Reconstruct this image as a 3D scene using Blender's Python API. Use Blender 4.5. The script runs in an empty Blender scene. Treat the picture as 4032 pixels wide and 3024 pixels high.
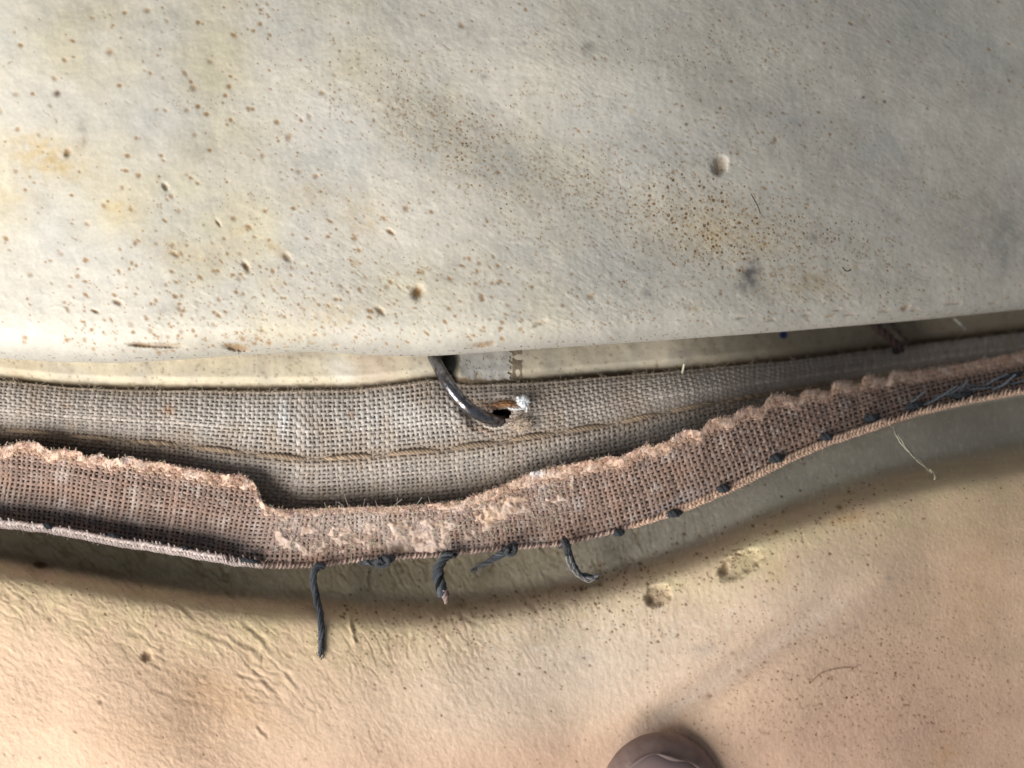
import bpy, math, random
import numpy as np
random.seed(7); rng = np.random.default_rng(7)

# ------------------------------------------------------------------ camera, world, lamps
PX = 0.17 / 4032.0            # metres per photograph pixel at the height of the canvas tape (24 px = 1 mm)
DCAM = 3135.0                 # camera height in those pixels
sc = bpy.context.scene
cd = bpy.data.cameras.new("camera"); cam = bpy.data.objects.new("camera", cd)
sc.collection.objects.link(cam); sc.camera = cam
cam.location = (0, 0, DCAM * PX)
cd.sensor_width = 36.0; cd.lens = 36.0 * DCAM / 4032.0
cd.clip_start = 0.005; cd.clip_end = 5.0
cd.dof.use_dof = True; cd.dof.focus_distance = (DCAM - 160) * PX; cd.dof.aperture_fstop = 10.5

world = bpy.data.worlds.new("World"); sc.world = world; world.use_nodes = True
bg = world.node_tree.nodes["Background"]
bg.inputs[0].default_value = (0.86, 0.93, 1.0, 1); bg.inputs[1].default_value = 0.18

def area(name, loc, target, size, power, color):
    l = bpy.data.lights.new(name, 'AREA'); l.shape = 'RECTANGLE'; l.size = size[0]; l.size_y = size[1]
    l.energy = power; l.color = color
    o = bpy.data.objects.new(name, l); sc.collection.objects.link(o)
    o.location = loc
    from mathutils import Vector
    o.rotation_euler = (Vector(target) - Vector(loc)).to_track_quat('-Z', 'Y').to_euler()
    return o
area("window_light", (-0.200, -0.145, 0.162), (-0.06, 0.03, 0.0), (0.24, 0.24), 1.50, (1.0, 0.97, 0.905))

sc.view_settings.view_transform = 'Standard'; sc.view_settings.look = 'None'
sc.view_settings.exposure = 0.0; sc.view_settings.gamma = 1.0

# ------------------------------------------------------------------ helpers
C = sc.collection
def W(u, v, z):
    k = (DCAM - z) / DCAM * PX
    return np.stack([(u - 2016.0) * k, (1512.0 - v) * k, z * PX + 0 * u], axis=-1)

def sm(e0, e1, x):
    t = np.clip((x - e0) / (e1 - e0), 0, 1); return t * t * (3 - 2 * t)

_perm = {}
def perlin(x, y, seed=0):
    if seed not in _perm:
        r = np.random.default_rng(1000 + seed); _perm[seed] = (r.permutation(512), r.random(512) * 2 * np.pi)
    P, A = _perm[seed]
    xi = np.floor(x).astype(np.int64); yi = np.floor(y).astype(np.int64)
    xf = x - xi; yf = y - yi
    fx = xf * xf * xf * (xf * (xf * 6 - 15) + 10); fy = yf * yf * yf * (yf * (yf * 6 - 15) + 10)
    def g(ix, iy, dx, dy):
        a = A[P[(P[ix & 511] + iy) & 511]]
        return np.cos(a) * dx + np.sin(a) * dy
    n00 = g(xi, yi, xf, yf); n10 = g(xi + 1, yi, xf - 1, yf)
    n01 = g(xi, yi + 1, xf, yf - 1); n11 = g(xi + 1, yi + 1, xf - 1, yf - 1)
    a = n00 + fx * (n10 - n00); b = n01 + fx * (n11 - n01)
    return (a + fy * (b - a)) * 1.5
def fbm(x, y, s, seed=0, o=4, g=0.5):
    t = 0; a = 1.0; n = 0
    for i in range(o):
        t = t + a * perlin(x / s + 17.3 * i, y / s + 5.1 * i, seed + i); n += a; a *= g; s *= 0.5
    return t / n

def curve(pts, sig=40):
    p = np.array(pts, float); xs = np.arange(-1200, 5300, 5.0)
    # extend ends along their slope
    s0 = (p[1, 1] - p[0, 1]) / (p[1, 0] - p[0, 0]); s1 = (p[-1, 1] - p[-2, 1]) / (p[-1, 0] - p[-2, 0])
    q = np.vstack([[-1300, p[0, 1] + s0 * (-1300 - p[0, 0]) * 0.6], p, [5400, p[-1, 1] + s1 * (5400 - p[-1, 0]) * 0.8]])
    ys = np.interp(xs, q[:, 0], q[:, 1])
    if sig > 0:
        k = np.arange(-int(3 * sig / 5), int(3 * sig / 5) + 1); w = np.exp(-0.5 * (k * 5 / sig) ** 2); w /= w.sum()
        ys = np.convolve(np.pad(ys, len(k) // 2, mode='edge'), w, mode='valid')
    return lambda u: np.interp(u, xs, ys)

def make_mesh(name, V, F, mat, parent=None, cols=None, floats=None, smooth=True):
    V = np.asarray(V, np.float32).reshape(-1, 3); F = np.asarray(F, np.int32)
    n = F.shape[1]
    me = bpy.data.meshes.new(name)
    me.vertices.add(len(V)); me.vertices.foreach_set('co', V.ravel())
    me.loops.add(F.size); me.loops.foreach_set('vertex_index', F.ravel())
    me.polygons.add(len(F)); me.polygons.foreach_set('loop_start', np.arange(0, F.size, n, dtype=np.int32))
    if smooth: me.polygons.foreach_set('use_smooth', np.ones(len(F), bool))
    if cols is not None:
        a = me.attributes.new('tint', 'FLOAT_COLOR', 'POINT')
        c = np.ones((len(V), 4), np.float32); c[:, :3] = np.asarray(cols).reshape(-1, 3); a.data.foreach_set('color', c.ravel())
    for k, arr in (floats or {}).items():
        a = me.attributes.new(k, 'FLOAT', 'POINT'); a.data.foreach_set('value', np.asarray(arr, np.float32).ravel())
    me.update(calc_edges=True)
    me.materials.append(mat)
    o = bpy.data.objects.new(name, me); C.objects.link(o)
    if parent is not None: o.parent = parent
    return o

def grid_faces(nr, nc):
    i = np.arange(nr * nc).reshape(nr, nc)
    return np.stack([i[:-1, :-1], i[1:, :-1], i[1:, 1:], i[:-1, 1:]], -1).reshape(-1, 4)

def tubes(P, ra, rb, sides=6, cap=False):
    """P [n,m,3] world points, ra/rb half width / half height in px (broadcast to [n,m]) -> V, F"""
    n, m, _ = P.shape
    T = np.gradient(P, axis=1); T /= np.linalg.norm(T, axis=2, keepdims=True) + 1e-12
    up = np.array([0, 0, 1.0]) + 0.001 * np.array([0.3, 0.7, 0])
    Sd = np.cross(T, np.broadcast_to(up, T.shape)); Sd /= np.linalg.norm(Sd, axis=2, keepdims=True) + 1e-12
    N = np.cross(Sd, T)
    ra = np.broadcast_to(ra, (n, m))[..., None] * PX; rb = np.broadcast_to(rb, (n, m))[..., None] * PX
    ang = np.arange(sides) * 2 * np.pi / sides
    V = np.stack([P + Sd * ra * math.cos(a) + N * rb * math.sin(a) for a in ang], axis=2)   # n,m,s,3
    idx = np.arange(n * m * sides).reshape(n, m, sides); nx = np.roll(idx, -1, axis=2)
    F = np.stack([idx[:, :-1], nx[:, :-1], nx[:, 1:], idx[:, 1:]], -1)
    return V.reshape(-1, 3), F.reshape(-1, 4), (n, m, sides)

class MB:
    def __init__(s): s.V = []; s.F = []; s.c = []; s.n = 0
    def add(s, V, F, col=(1, 1, 1)):
        V = V.reshape(-1, 3); s.V.append(V); s.F.append(F + s.n); s.n += len(V)
        col = np.asarray(col, float)
        s.c.append(np.broadcast_to(col, (len(V), 3)) if col.ndim == 1 else col.reshape(-1, 3))
    def build(s, name, mat, parent=None):
        return make_mesh(name, np.vstack(s.V), np.vstack(s.F), mat, parent, np.vstack(s.c))

def empty(name, loc, label, cat, group=None):
    o = bpy.data.objects.new(name, None); o.empty_display_size = 0.005; C.objects.link(o)
    o.location = loc
    o['label'] = label; o['category'] = cat
    if group: o['group'] = group
    return o
def adopt(root):
    """children were built in world space; undo the root's offset"""
    for ch in [o for o in bpy.data.objects if o.parent == root]:
        ch.location = ch.location - root.location
def tag(o, label, cat, group=None):
    o['label'] = label; o['category'] = cat
    if group: o['group'] = group

# ------------------------------------------------------------------ materials
def new_mat(name):
    m = bpy.data.materials.new(name); m.use_nodes = True
    nt = m.node_tree; b = nt.nodes['Principled BSDF']
    return m, nt, b
def N(nt, t, **k):
    n = nt.nodes.new(t)
    for a, v in k.items(): setattr(n, a, v)
    return n
def px_coords(nt):
    tc = N(nt, 'ShaderNodeTexCoord'); mp = N(nt, 'ShaderNodeVectorMath', operation='SCALE')
    nt.links.new(tc.outputs['Object'], mp.inputs[0]); mp.inputs['Scale'].default_value = 1.0 / PX / 100.0   # 1 unit = 100 px
    return mp.outputs[0]

def foam_material(name, rough=0.68, bump=0.6, sss=0.0, grain=0.4, pore_cell=5.6):
    m, nt, b = new_mat(name); L = nt.links.new
    co = px_coords(nt)
    at = N(nt, 'ShaderNodeAttribute', attribute_name='tint')
    mi = N(nt, 'ShaderNodeAttribute', attribute_name='micro')
    # micro pores
    vo = N(nt, 'ShaderNodeTexVoronoi', feature='F1'); vo.inputs['Scale'].default_value = pore_cell
    vo.inputs['Randomness'].default_value = 1.0
    L(co, vo.inputs['Vector'])
    sep = N(nt, 'ShaderNodeSeparateColor'); L(vo.outputs['Color'], sep.inputs[0])
    rad = N(nt, 'ShaderNodeMath', operation='MULTIPLY'); L(sep.outputs[0], rad.inputs[0]); L(mi.outputs['Fac'], rad.inputs[1])
    rad2 = N(nt, 'ShaderNodeMath', operation='MULTIPLY'); L(rad.outputs[0], rad2.inputs[0]); rad2.inputs[1].default_value = 0.42
    dif = N(nt, 'ShaderNodeMath', operation='SUBTRACT'); L(rad2.outputs[0], dif.inputs[0]); L(vo.outputs['Distance'], dif.inputs[1])
    pm = N(nt, 'ShaderNodeMapRange'); pm.inputs['From Min'].default_value = -0.05; pm.inputs['From Max'].default_value = 0.09
    L(dif.outputs[0], pm.inputs['Value'])
    # mottling
    n1 = N(nt, 'ShaderNodeTexNoise'); n1.inputs['Scale'].default_value = 1.1; n1.inputs['Detail'].default_value = 6; n1.inputs['Roughness'].default_value = 0.62
    L(co, n1.inputs['Vector'])
    n2 = N(nt, 'ShaderNodeTexNoise'); n2.inputs['Scale'].default_value = 9; n2.inputs['Detail'].default_value = 4; n2.inputs['Roughness'].default_value = 0.6
    L(co, n2.inputs['Vector'])
    r1 = N(nt, 'ShaderNodeMapRange'); r1.inputs['From Min'].default_value = 0.3; r1.inputs['From Max'].default_value = 0.7
    r1.inputs['To Min'].default_value = 0.90; r1.inputs['To Max'].default_value = 1.08; L(n1.outputs[0], r1.inputs['Value'])
    r2 = N(nt, 'ShaderNodeMapRange'); r2.inputs['From Min'].default_value = 0.3; r2.inputs['From Max'].default_value = 0.7
    r2.inputs['To Min'].default_value = 0.93; r2.inputs['To Max'].default_value = 1.06; L(n2.outputs[0], r2.inputs['Value'])
    mu = N(nt, 'ShaderNodeMath', operation='MULTIPLY'); L(r1.outputs[0], mu.inputs[0]); L(r2.outputs[0], mu.inputs[1])
    vm = N(nt, 'ShaderNodeVectorMath', operation='SCALE'); L(at.outputs['Color'], vm.inputs[0]); L(mu.outputs[0], vm.inputs['Scale'])
    mx = N(nt, 'ShaderNodeMix', data_type='RGBA', blend_type='MULTIPLY'); mx.inputs['B'].default_value = (0.42, 0.31, 0.19, 1)
    pf = N(nt, 'ShaderNodeMath', operation='MULTIPLY'); L(pm.outputs[0], pf.inputs[0]); pf.inputs[1].default_value = 0.95
    L(pf.outputs[0], mx.inputs['Factor']); L(vm.outputs[0], mx.inputs['A'])
    L(mx.outputs['Result'], b.inputs['Base Color'])
    # bump : fine grain and pores
    n3 = N(nt, 'ShaderNodeTexNoise'); n3.inputs['Scale'].default_value = 7.5; n3.inputs['Detail'].default_value = 5; n3.inputs['Roughness'].default_value = 0.6
    L(co, n3.inputs['Vector'])
    h1 = N(nt, 'ShaderNodeMath', operation='MULTIPLY'); L(n3.outputs[0], h1.inputs[0]); h1.inputs[1].default_value = grain
    h2 = N(nt, 'ShaderNodeMath', operation='SUBTRACT'); L(h1.outputs[0], h2.inputs[0]); L(pm.outputs[0], h2.inputs[1])
    bp = N(nt, 'ShaderNodeBump'); bp.inputs['Strength'].default_value = 0.55 * bump; bp.inputs['Distance'].default_value = 5.0 * PX
    L(h2.outputs[0], bp.inputs['Height']); L(bp.outputs[0], b.inputs['Normal'])
    b.inputs['Roughness'].default_value = rough; b.inputs['Specular IOR Level'].default_value = 0.28
    if sss > 0:
        b.inputs['Subsurface Weight'].default_value = sss; b.inputs['Subsurface Radius'].default_value = (1.0, 0.6, 0.35)
        b.inputs['Subsurface Scale'].default_value = 0.0012
    return m

def fibre_material(name, rough=0.75, scale=12.0, var=0.28, sheen=0.15, bump=0.35):
    m, nt, b = new_mat(name); L = nt.links.new
    co = px_coords(nt)
    at = N(nt, 'ShaderNodeAttribute', attribute_name='tint')
    n1 = N(nt, 'ShaderNodeTexNoise'); n1.inputs['Scale'].default_value = scale; n1.inputs['Detail'].default_value = 4
    L(co, n1.inputs['Vector'])
    r = N(nt, 'ShaderNodeMapRange'); r.inputs['From Min'].default_value = 0.3; r.inputs['From Max'].default_value = 0.7
    r.inputs['To Min'].default_value = 1 - var; r.inputs['To Max'].default_value = 1 + var; L(n1.outputs[0], r.inputs['Value'])
    vm = N(nt, 'ShaderNodeVectorMath', operation='SCALE'); L(at.outputs['Color'], vm.inputs[0]); L(r.outputs[0], vm.inputs['Scale'])
    L(vm.outputs[0], b.inputs['Base Color'])
    n2 = N(nt, 'ShaderNodeTexNoise'); n2.inputs['Scale'].default_value = scale * 3; L(co, n2.inputs['Vector'])
    bp = N(nt, 'ShaderNodeBump'); bp.inputs['Strength'].default_value = bump; bp.inputs['Distance'].default_value = 3 * PX
    L(n2.outputs[0], bp.inputs['Height']); L(bp.outputs[0], b.inputs['Normal'])
    b.inputs['Roughness'].default_value = rough; b.inputs['Specular IOR Level'].default_value = 0.3
    b.inputs['Sheen Weight'].default_value = sheen
    return m

M_foam = foam_material('cream latex foam')
M_lower = foam_material('tan latex skin', rough=0.62, bump=0.5, grain=0.9, pore_cell=4.6)
M_strip = foam_material('ivory foam edge')
M_cloth = fibre_material('cotton yarn')
M_back = fibre_material('soiled cloth filling', var=0.35, scale=9, rough=0.9, sheen=0)
M_fuzz = fibre_material('matted cotton fluff', var=0.2, scale=10, sheen=0.3)
M_thread = fibre_material('twisted sewing thread', var=0.3, scale=20)

# steel wire
M_steel, nt, b = new_mat('dark steel wire')
co = px_coords(nt); nz = N(nt, 'ShaderNodeTexNoise'); nz.inputs['Scale'].default_value = 5; nz.inputs['Detail'].default_value = 5; nt.links.new(co, nz.inputs['Vector'])
cr = N(nt, 'ShaderNodeValToRGB'); e = cr.color_ramp.elements
e[0].position = 0.42; e[0].color = (0.30, 0.31, 0.35, 1); e[1].position = 0.68; e[1].color = (0.12, 0.09, 0.08, 1)
nt.links.new(nz.outputs[0], cr.inputs[0]); nt.links.new(cr.outputs[0], b.inputs['Base Color'])
rr = N(nt, 'ShaderNodeMapRange'); rr.inputs['From Min'].default_value = 0.35; rr.inputs['From Max'].default_value = 0.7; rr.inputs['To Min'].default_value = 0.12; rr.inputs['To Max'].default_value = 0.42
nt.links.new(nz.outputs[0], rr.inputs['Value']); nt.links.new(rr.outputs[0], b.inputs['Roughness'])
b.inputs['Metallic'].default_value = 0.95
bp = N(nt, 'ShaderNodeBump'); bp.inputs['Strength'].default_value = 0.4; bp.inputs['Distance'].default_value = 4 * PX
nt.links.new(nz.outputs[0], bp.inputs['Height']); nt.links.new(bp.outputs[0], b.inputs['Normal'])

# ------------------------------------------------------------------ outlines measured in the photograph
edge_c = curve([(0,1412),(230,1425),(460,1430),(690,1418),(920,1400),(1260,1384),(1420,1398),(1660,1404),(1800,1396),(2000,1382),(2550,1345),(3100,1305),(3650,1258),(4032,1218)], 45)
tape_t = curve([(0,1500),(250,1528),(500,1538),(840,1541),(1100,1540),(1400,1536),(1600,1515),(1730,1495),(1850,1516),(2100,1510),(2550,1476),(3100,1425),(3650,1358),(4032,1312)], 35)
stitch_c = curve([(0,1692),(150,1702),(365,1724),(663,1748),(961,1784),(1232,1810),(1497,1790),(1743,1771),(1961,1739),(2192,1704),(2411,1671),(2610,1625),(2862,1578),(3061,1545),(3600,1462),(4032,1400)], 30)
front_t = curve([(-200,1745),(0,1757),(40,1752),(86,1737),(150,1742),(190,1775),(230,1768),(265,1771),(310,1775),(335,1800),(398,1785),(430,1812),(504,1797),(560,1815),(630,1819),(700,1838),(796,1852),(860,1866),(948,1870),(985,1885),(1014,1915),(1034,1983),(1060,1997),(1133,2009),(1331,2000),(1530,1996),(1663,1988),(1829,1970),(1850,1955),(1928,1932),(2028,1890),(2065,1870),(2099,1857),(2199,1834),(2298,1817),(2398,1797),(2440,1800),(2504,1772),(2555,1744),(2572,1762),(2600,1745),(2636,1738),(2655,1712),(2703,1691),(2762,1698),(2785,1660),(2835,1640),(2882,1645),(2910,1612),(2960,1600),(3005,1605),(3022,1562),(3070,1553),(3150,1571),(3162,1534),(3210,1535),(3270,1544),(3286,1498),(3330,1503),(3383,1518),(3405,1478),(3450,1482),(3495,1491),(3510,1461),(3600,1462),(3661,1452),(3794,1431),(4032,1385)], 7)
front_b = curve([(0,2068),(199,2089),(464,2142),(663,2170),(928,2218),(1094,2230),(1265,2225),(1431,2202),(1729,2185),(1994,2157),(2219,2142),(2424,2091),(2497,2069),(2630,2027),(2796,1965),(2941,1897),(3104,1812),(3263,1745),(3429,1690),(3595,1632),(3794,1584),(4032,1541)], 25)
crest_c = curve([(0,2258),(250,2300),(460,2335),(700,2375),(1000,2412),(1280,2440),(1640,2448),(2005,2415),(2370,2345),(2740,2225),(3000,2110),(3260,2015),(3460,1950),(3750,1885),(4032,1835)], 60)

# ================================================================== upper foam cushion
def ell(u, v, cu, cv, ru, rv, ang=0.0, p=2):
    a = math.radians(ang); du = u - cu; dv = v - cv
    x = du * math.cos(a) + dv * math.sin(a); y = -du * math.sin(a) + dv * math.cos(a)
    return np.exp(-((x / ru) ** 2 + (y / rv) ** 2) ** (p / 2))

def u_axis(step):
    return np.concatenate([np.arange(-1000, -60, 24.0), np.arange(-60, 4092, step), np.arange(4092, 5032, 24.0)])

class Field:
    """regular (row, u) sheet that pits and pores are pressed into"""
    def __init__(s, U, Vv, step_u, step_v):
        s.U = U; s.V = Vv; s.dz = np.zeros_like(Vv); s.dark = np.zeros_like(Vv); s.du = step_u; s.dv = step_v
        s.ucol = U[0]
        s.gmul = 1.0
    def stamp(s, cu, cv, ru, rv, ang, depth, dark, p=2.4):
        R = max(ru, rv) * 1.9 + 4
        j0 = np.searchsorted(s.ucol, cu - R); j1 = np.searchsorted(s.ucol, cu + R)
        if j1 <= j0 or j0 >= len(s.ucol) - 1: return
        jc = min(max(np.searchsorted(s.ucol, cu), 0), len(s.ucol) - 1)
        col = s.V[:, jc]; mono = np.abs(col - cv); i = int(np.argmin(mono[:s.rmax]))
        k = int(R / s.dv) + 2; i0 = max(0, i - k * 2); i1 = min(s.V.shape[0], i + k * 2)
        uu = s.U[i0:i1, j0:j1]; vv = s.V[i0:i1, j0:j1]
        g = ell(uu + min(0.35 * ru, 2.6) * perlin(uu / 9, vv / 9, 7) + (0.22 * ru * perlin(uu / 30, vv / 30, 9) if ru > 22 else 0), vv + min(0.35 * rv, 2.6) * perlin(uu / 9, vv / 9, 8), cu, cv, ru, rv, ang, p)
        s.dz[i0:i1, j0:j1] -= depth * (0.15 if max(ru, rv) < 9 else 0.18 if max(ru, rv) < 16 else 0.8) * g
        s.dark[i0:i1, j0:j1] = np.maximum(s.dark[i0:i1, j0:j1], dark * g)

STEP = 4.0
ua = u_axis(STEP)
R = 125.0
aa = np.concatenate([np.arange(2300, 1480, -28.0), np.arange(1480, 0, -3.9), np.arange(0, -R * 2.5, -3.9)])   # distance above the roll
A, U = np.meshgrid(aa, ua, indexing='ij')
E = edge_c(U)
RS = R; R = 118 - 62 * sm(600, 3000, U)
_a = np.linspace(8, -6, 1401); _th = np.clip(np.log1p(np.exp(-_a * 2.2)) / 2.2, 0, 2.7)      # angle along the rolled rim
_v = np.cumsum(np.cos(_th)) * 0.01; _z = -np.cumsum(np.sin(_th)) * 0.01; _v -= _v.max()
def roll(a): return np.where(a > 8, _v[0] - (a - 8), np.interp(-a, -_a, _v)), np.interp(-a, -_a, _z)
_rv, _rz = roll(A / R)
Vv = E + R * _rv
z0 = 240 + 150 * np.exp(-((U - 100) / 1100) ** 2) * sm(1300, 100, Vv) + 34 * fbm(U, Vv, 900, 3, 2) - 520 * sm(1800, 4600, U) ** 1.15
zz = z0 + R * 1.25 * _rz
f = Field(U, Vv, STEP, 3.9); f.rmax = int(np.sum(aa > -RS * 1.5))
# hollow and fold relief
zz += -14 * ell(U, Vv, 2300, 700, 620, 160, 32) + 10 * ell(U, Vv, 2700, 420, 700, 140, 28)
zz += -10 * ell(U, Vv, 1500, 1000, 260, 160, 30) + 12 * ell(U, Vv, 600, 1000, 500, 200, 10)
# fine diagonal creases
ca, sa = math.cos(math.radians(33)), math.sin(math.radians(33))
X = U * ca + Vv * sa; Y = -U * sa + Vv * ca
Wd = 14 * perlin(U / 120, Vv / 120, 40)
cre = 1 - np.abs(perlin(X / 160, (Y + Wd) / 17, 41)) * 2.2
mask = sm(700, 1500, U) * (0.35 + 0.65 * sm(-0.2, 0.4, perlin(U / 420, Vv / 300, 42)))
zz += -0.8 * np.clip(cre, 0, 1) ** 4 * mask
zz += 2.0 * fbm(U, Vv, 70, 44, 3) + 0.8 * fbm(U, Vv, 22, 48, 2) * (0.5 + 0.5 * sm(300, 1500, U))
zz += 0.8 * np.clip(perlin(U / 34, Vv / 26, 50) - 0.25, 0, 1) * 4 * sm(900, 1350, Vv)
# pores
def scatter(n, ufn, vfn, rfn, dark=(0.5, 0.9), elong=0.25, depth=1.0):
    for _ in range(n):
        u = ufn(); v = vfn(u); r = rfn()
        if rng.random() < 0.0: continue
        e1 = 1 + abs(rng.normal(0, elong))
        r *= 1.08; f.stamp(u, v, r * e1, r / e1 ** 0.5, rng.uniform(10, 60), r * depth, min(1, 1.25 * rng.uniform(*dark)), 3)
U_ = lambda a, b: rng.uniform(a, b)
# soft big pores on the left
scatter(330, lambda: U_(-60, 1350), lambda u: U_(-40, edge_c(u) - 60), lambda: 3.2 + 7.5 * rng.random() ** 3, (0.35, 0.9), 0.25)
scatter(620, lambda: U_(250, 2100), lambda u: edge_c(u) - 30 - abs(rng.normal(0, 260)), lambda: 2.8 + 6 * rng.random() ** 3.5, (0.35, 0.95), 0.45)
scatter(900, lambda: U_(900, 3300), lambda u: U_(0, edge_c(u) - 20), lambda: 2.8 + 3.2 * rng.random() ** 4, (0.35, 0.8), 0.25)
scatter(1500, lambda: np.clip(rng.normal(2750, 420), 1500, 3800), lambda u: np.clip(rng.normal(760 + (u - 2300) * 0.28, 130), 0, 1330), lambda: 2.9 + 1.6 * rng.random() ** 3, (0.45, 0.85), 0.1)
scatter(420, lambda: np.clip(rng.normal(1750, 260), 1300, 2300), lambda u: np.clip(rng.normal(400 + (u - 1500) * 0.45, 110), 0, 1200), lambda: 2.8 + 2.2 * rng.random() ** 3, (0.45, 0.85), 0.1)
scatter(420, lambda: U_(2600, 4100), lambda u: U_(0, edge_c(u) - 25), lambda: 2.8 + 3.0 * rng.random() ** 4, (0.3, 0.8), 0.3)
for _ in range(90):                                            # crowds of pinholes and short torn scratches
    cu, cv = U_(500, 3900), U_(40, 1330); sp = U_(25, 80)
    for _k in range(rng.integers(8, 26)):
        u, v = cu + rng.normal(0, sp), cv + rng.normal(0, sp * .6)
        if v < edge_c(u) - 15: f.stamp(u, v, U_(2.4, 4.0), U_(2.2, 3.2), U_(20, 50), 3, U_(.5, 1.0), 3)
for _ in range(46):
    cu, cv = U_(100, 3900), U_(40, 1320); an = U_(15, 50); n_ = rng.integers(3, 8)
    for _k in range(n_):
        f.stamp(cu + _k * 7 * math.cos(math.radians(an)), cv + _k * 7 * math.sin(math.radians(an)) + rng.normal(0, 1.6), U_(4, 7), 2.2, an, 5, U_(.1, .6), 3)
# named pores: (u, v, ru, rv, angle, depth, dark)
for t in [(435,203,14,14,0,16,.75),(763,345,13,13,0,15,.7),(225,368,14,13,0,10,.95),(62,370,13,11,0,9,.5),(268,602,11,16,20,13,.8),(736,432,10,10,0,11,.75),
          (1138,538,12,15,20,14,.75),(768,530,10,10,0,10,.6),(1034,612,9,11,0,11,.75),(482,737,8,10,0,10,.8),(534,956,10,10,0,12,.85),(618,957,9,9,0,10,.6),(680,964,11,10,0,12,.75),
          (970,1048,9,22,-35,14,.9),(1075,1066,8,14,-20,13,.85),(1132,1012,20,12,50,12,.55),(465,1190,17,9,25,12,.8),(578,1254,9,10,0,10,.8),(706,1215,9,13,-25,10,.7),(470,1070,6,12,-15,9,.7),
          (1645,1150,21,24,15,34,1.0),(1898,1167,10,13,-20,15,.9),(1972,1107,11,9,10,14,.9),(1398,937,11,13,0,14,.85),(1598,820,11,12,-20,14,.9),(1962,678,8,9,0,11,.8),(1500,1225,20,10,45,14,.7),(1525,1130,12,14,0,12,.5),
          (1818,100,12,12,0,13,.7),(2325,1168,14,10,20,14,.7),(2218,1202,8,8,0,10,.7),(3052,550,9,15,10,16,.75),(3015,743,6,6,0,8,.9),(3400,383,6,6,0,7,1.),(3484,400,6,6,0,7,1.),(2703,489,6,6,0,8,1.),(2253,1078,7,7,0,9,.8),
          (2985,1020,5,5,0,6,.9),(3375,1215,26,7,-25,10,.6),(3565,1212,20,8,-30,10,.7),(2120,1275,30,7,-25,9,.55),(3270,1242,13,7,-10,10,.6)]:
    f.stamp(*t)
# bubble that has burst, and the long slots along the rim
f.stamp(2835, 652, 27, 34, 10, 34, 0.42, 4)
f.stamp(2824, 662, 10, 22, 10, 8, 0.55, 4)
for t in [(560,1358,48,9,4,22,.75,4),(655,1360,58,11,3,20,.5,4),(935,1368,50,15,8,32,.8,4),(1128,1366,14,4,0,7,.6),(1230,1352,14,5,-6,7,.6),(1322,1358,16,6,-8,8,.6),(1900,1358,38,9,-4,16,.75),(1935,1350,16,8,0,10,.6),
          (2790,1330,9,5,0,6,.6),(2050,1295,10,8,0,6,.8)]:
    f.stamp(*t)
for u in range(2860, 4000, 62):
    f.stamp(u + rng.normal(0, 12), edge_c(u) - 52 + rng.normal(0, 8), 13 + rng.random() * 8, 5, -12, 7, 0.4)
zz += f.dz
# fine dirt along the very lip
lip = np.exp(-((Vv - (E - 14)) / 16) ** 2)
base = np.array([0.71, 0.665, 0.59]) * np.ones(U.shape + (3,))
def mixc(c, col, m, mul=False):
    m = np.clip(m, 0, 1)[..., None]; col = np.array(col)
    return c * (1 - m + m * col) if mul else c * (1 - m) + col * m
warm = sm(-0.25, 0.5, fbm(U, Vv, 520, 60, 4)) * sm(3200, 1200, U)
cool = sm(-0.1, 0.5, fbm(U, Vv, 380, 65, 4))
base = mixc(base, (0.70, 0.63, 0.46), 0.8 * warm)
base = mixc(base, (0.57, 0.565, 0.55), 0.5 * cool)
base = mixc(base, (0.42, 0.40, 0.36), 0.62 * sm(2300, 4200, U) * np.clip(0.75 + 0.7 * fbm(U, Vv, 420, 79, 4), 0, 1))  # light falloff to the right painted in, along with greyish soiling
base = mixc(base, (0.45, 0.425, 0.385), 0.85 * sm(E - 110, E - 12, Vv + 14 * fbm(U, Vv, 130, 77, 2)))  # shade of the rolled lip put into the colour
base = mixc(base, (0.90, 0.85, 0.78), 0.5 * ell(U, Vv, 1340, 110, 80, 60) + 0.35 * ell(U, Vv, 1280, 480, 180, 120, 40), False)
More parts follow.
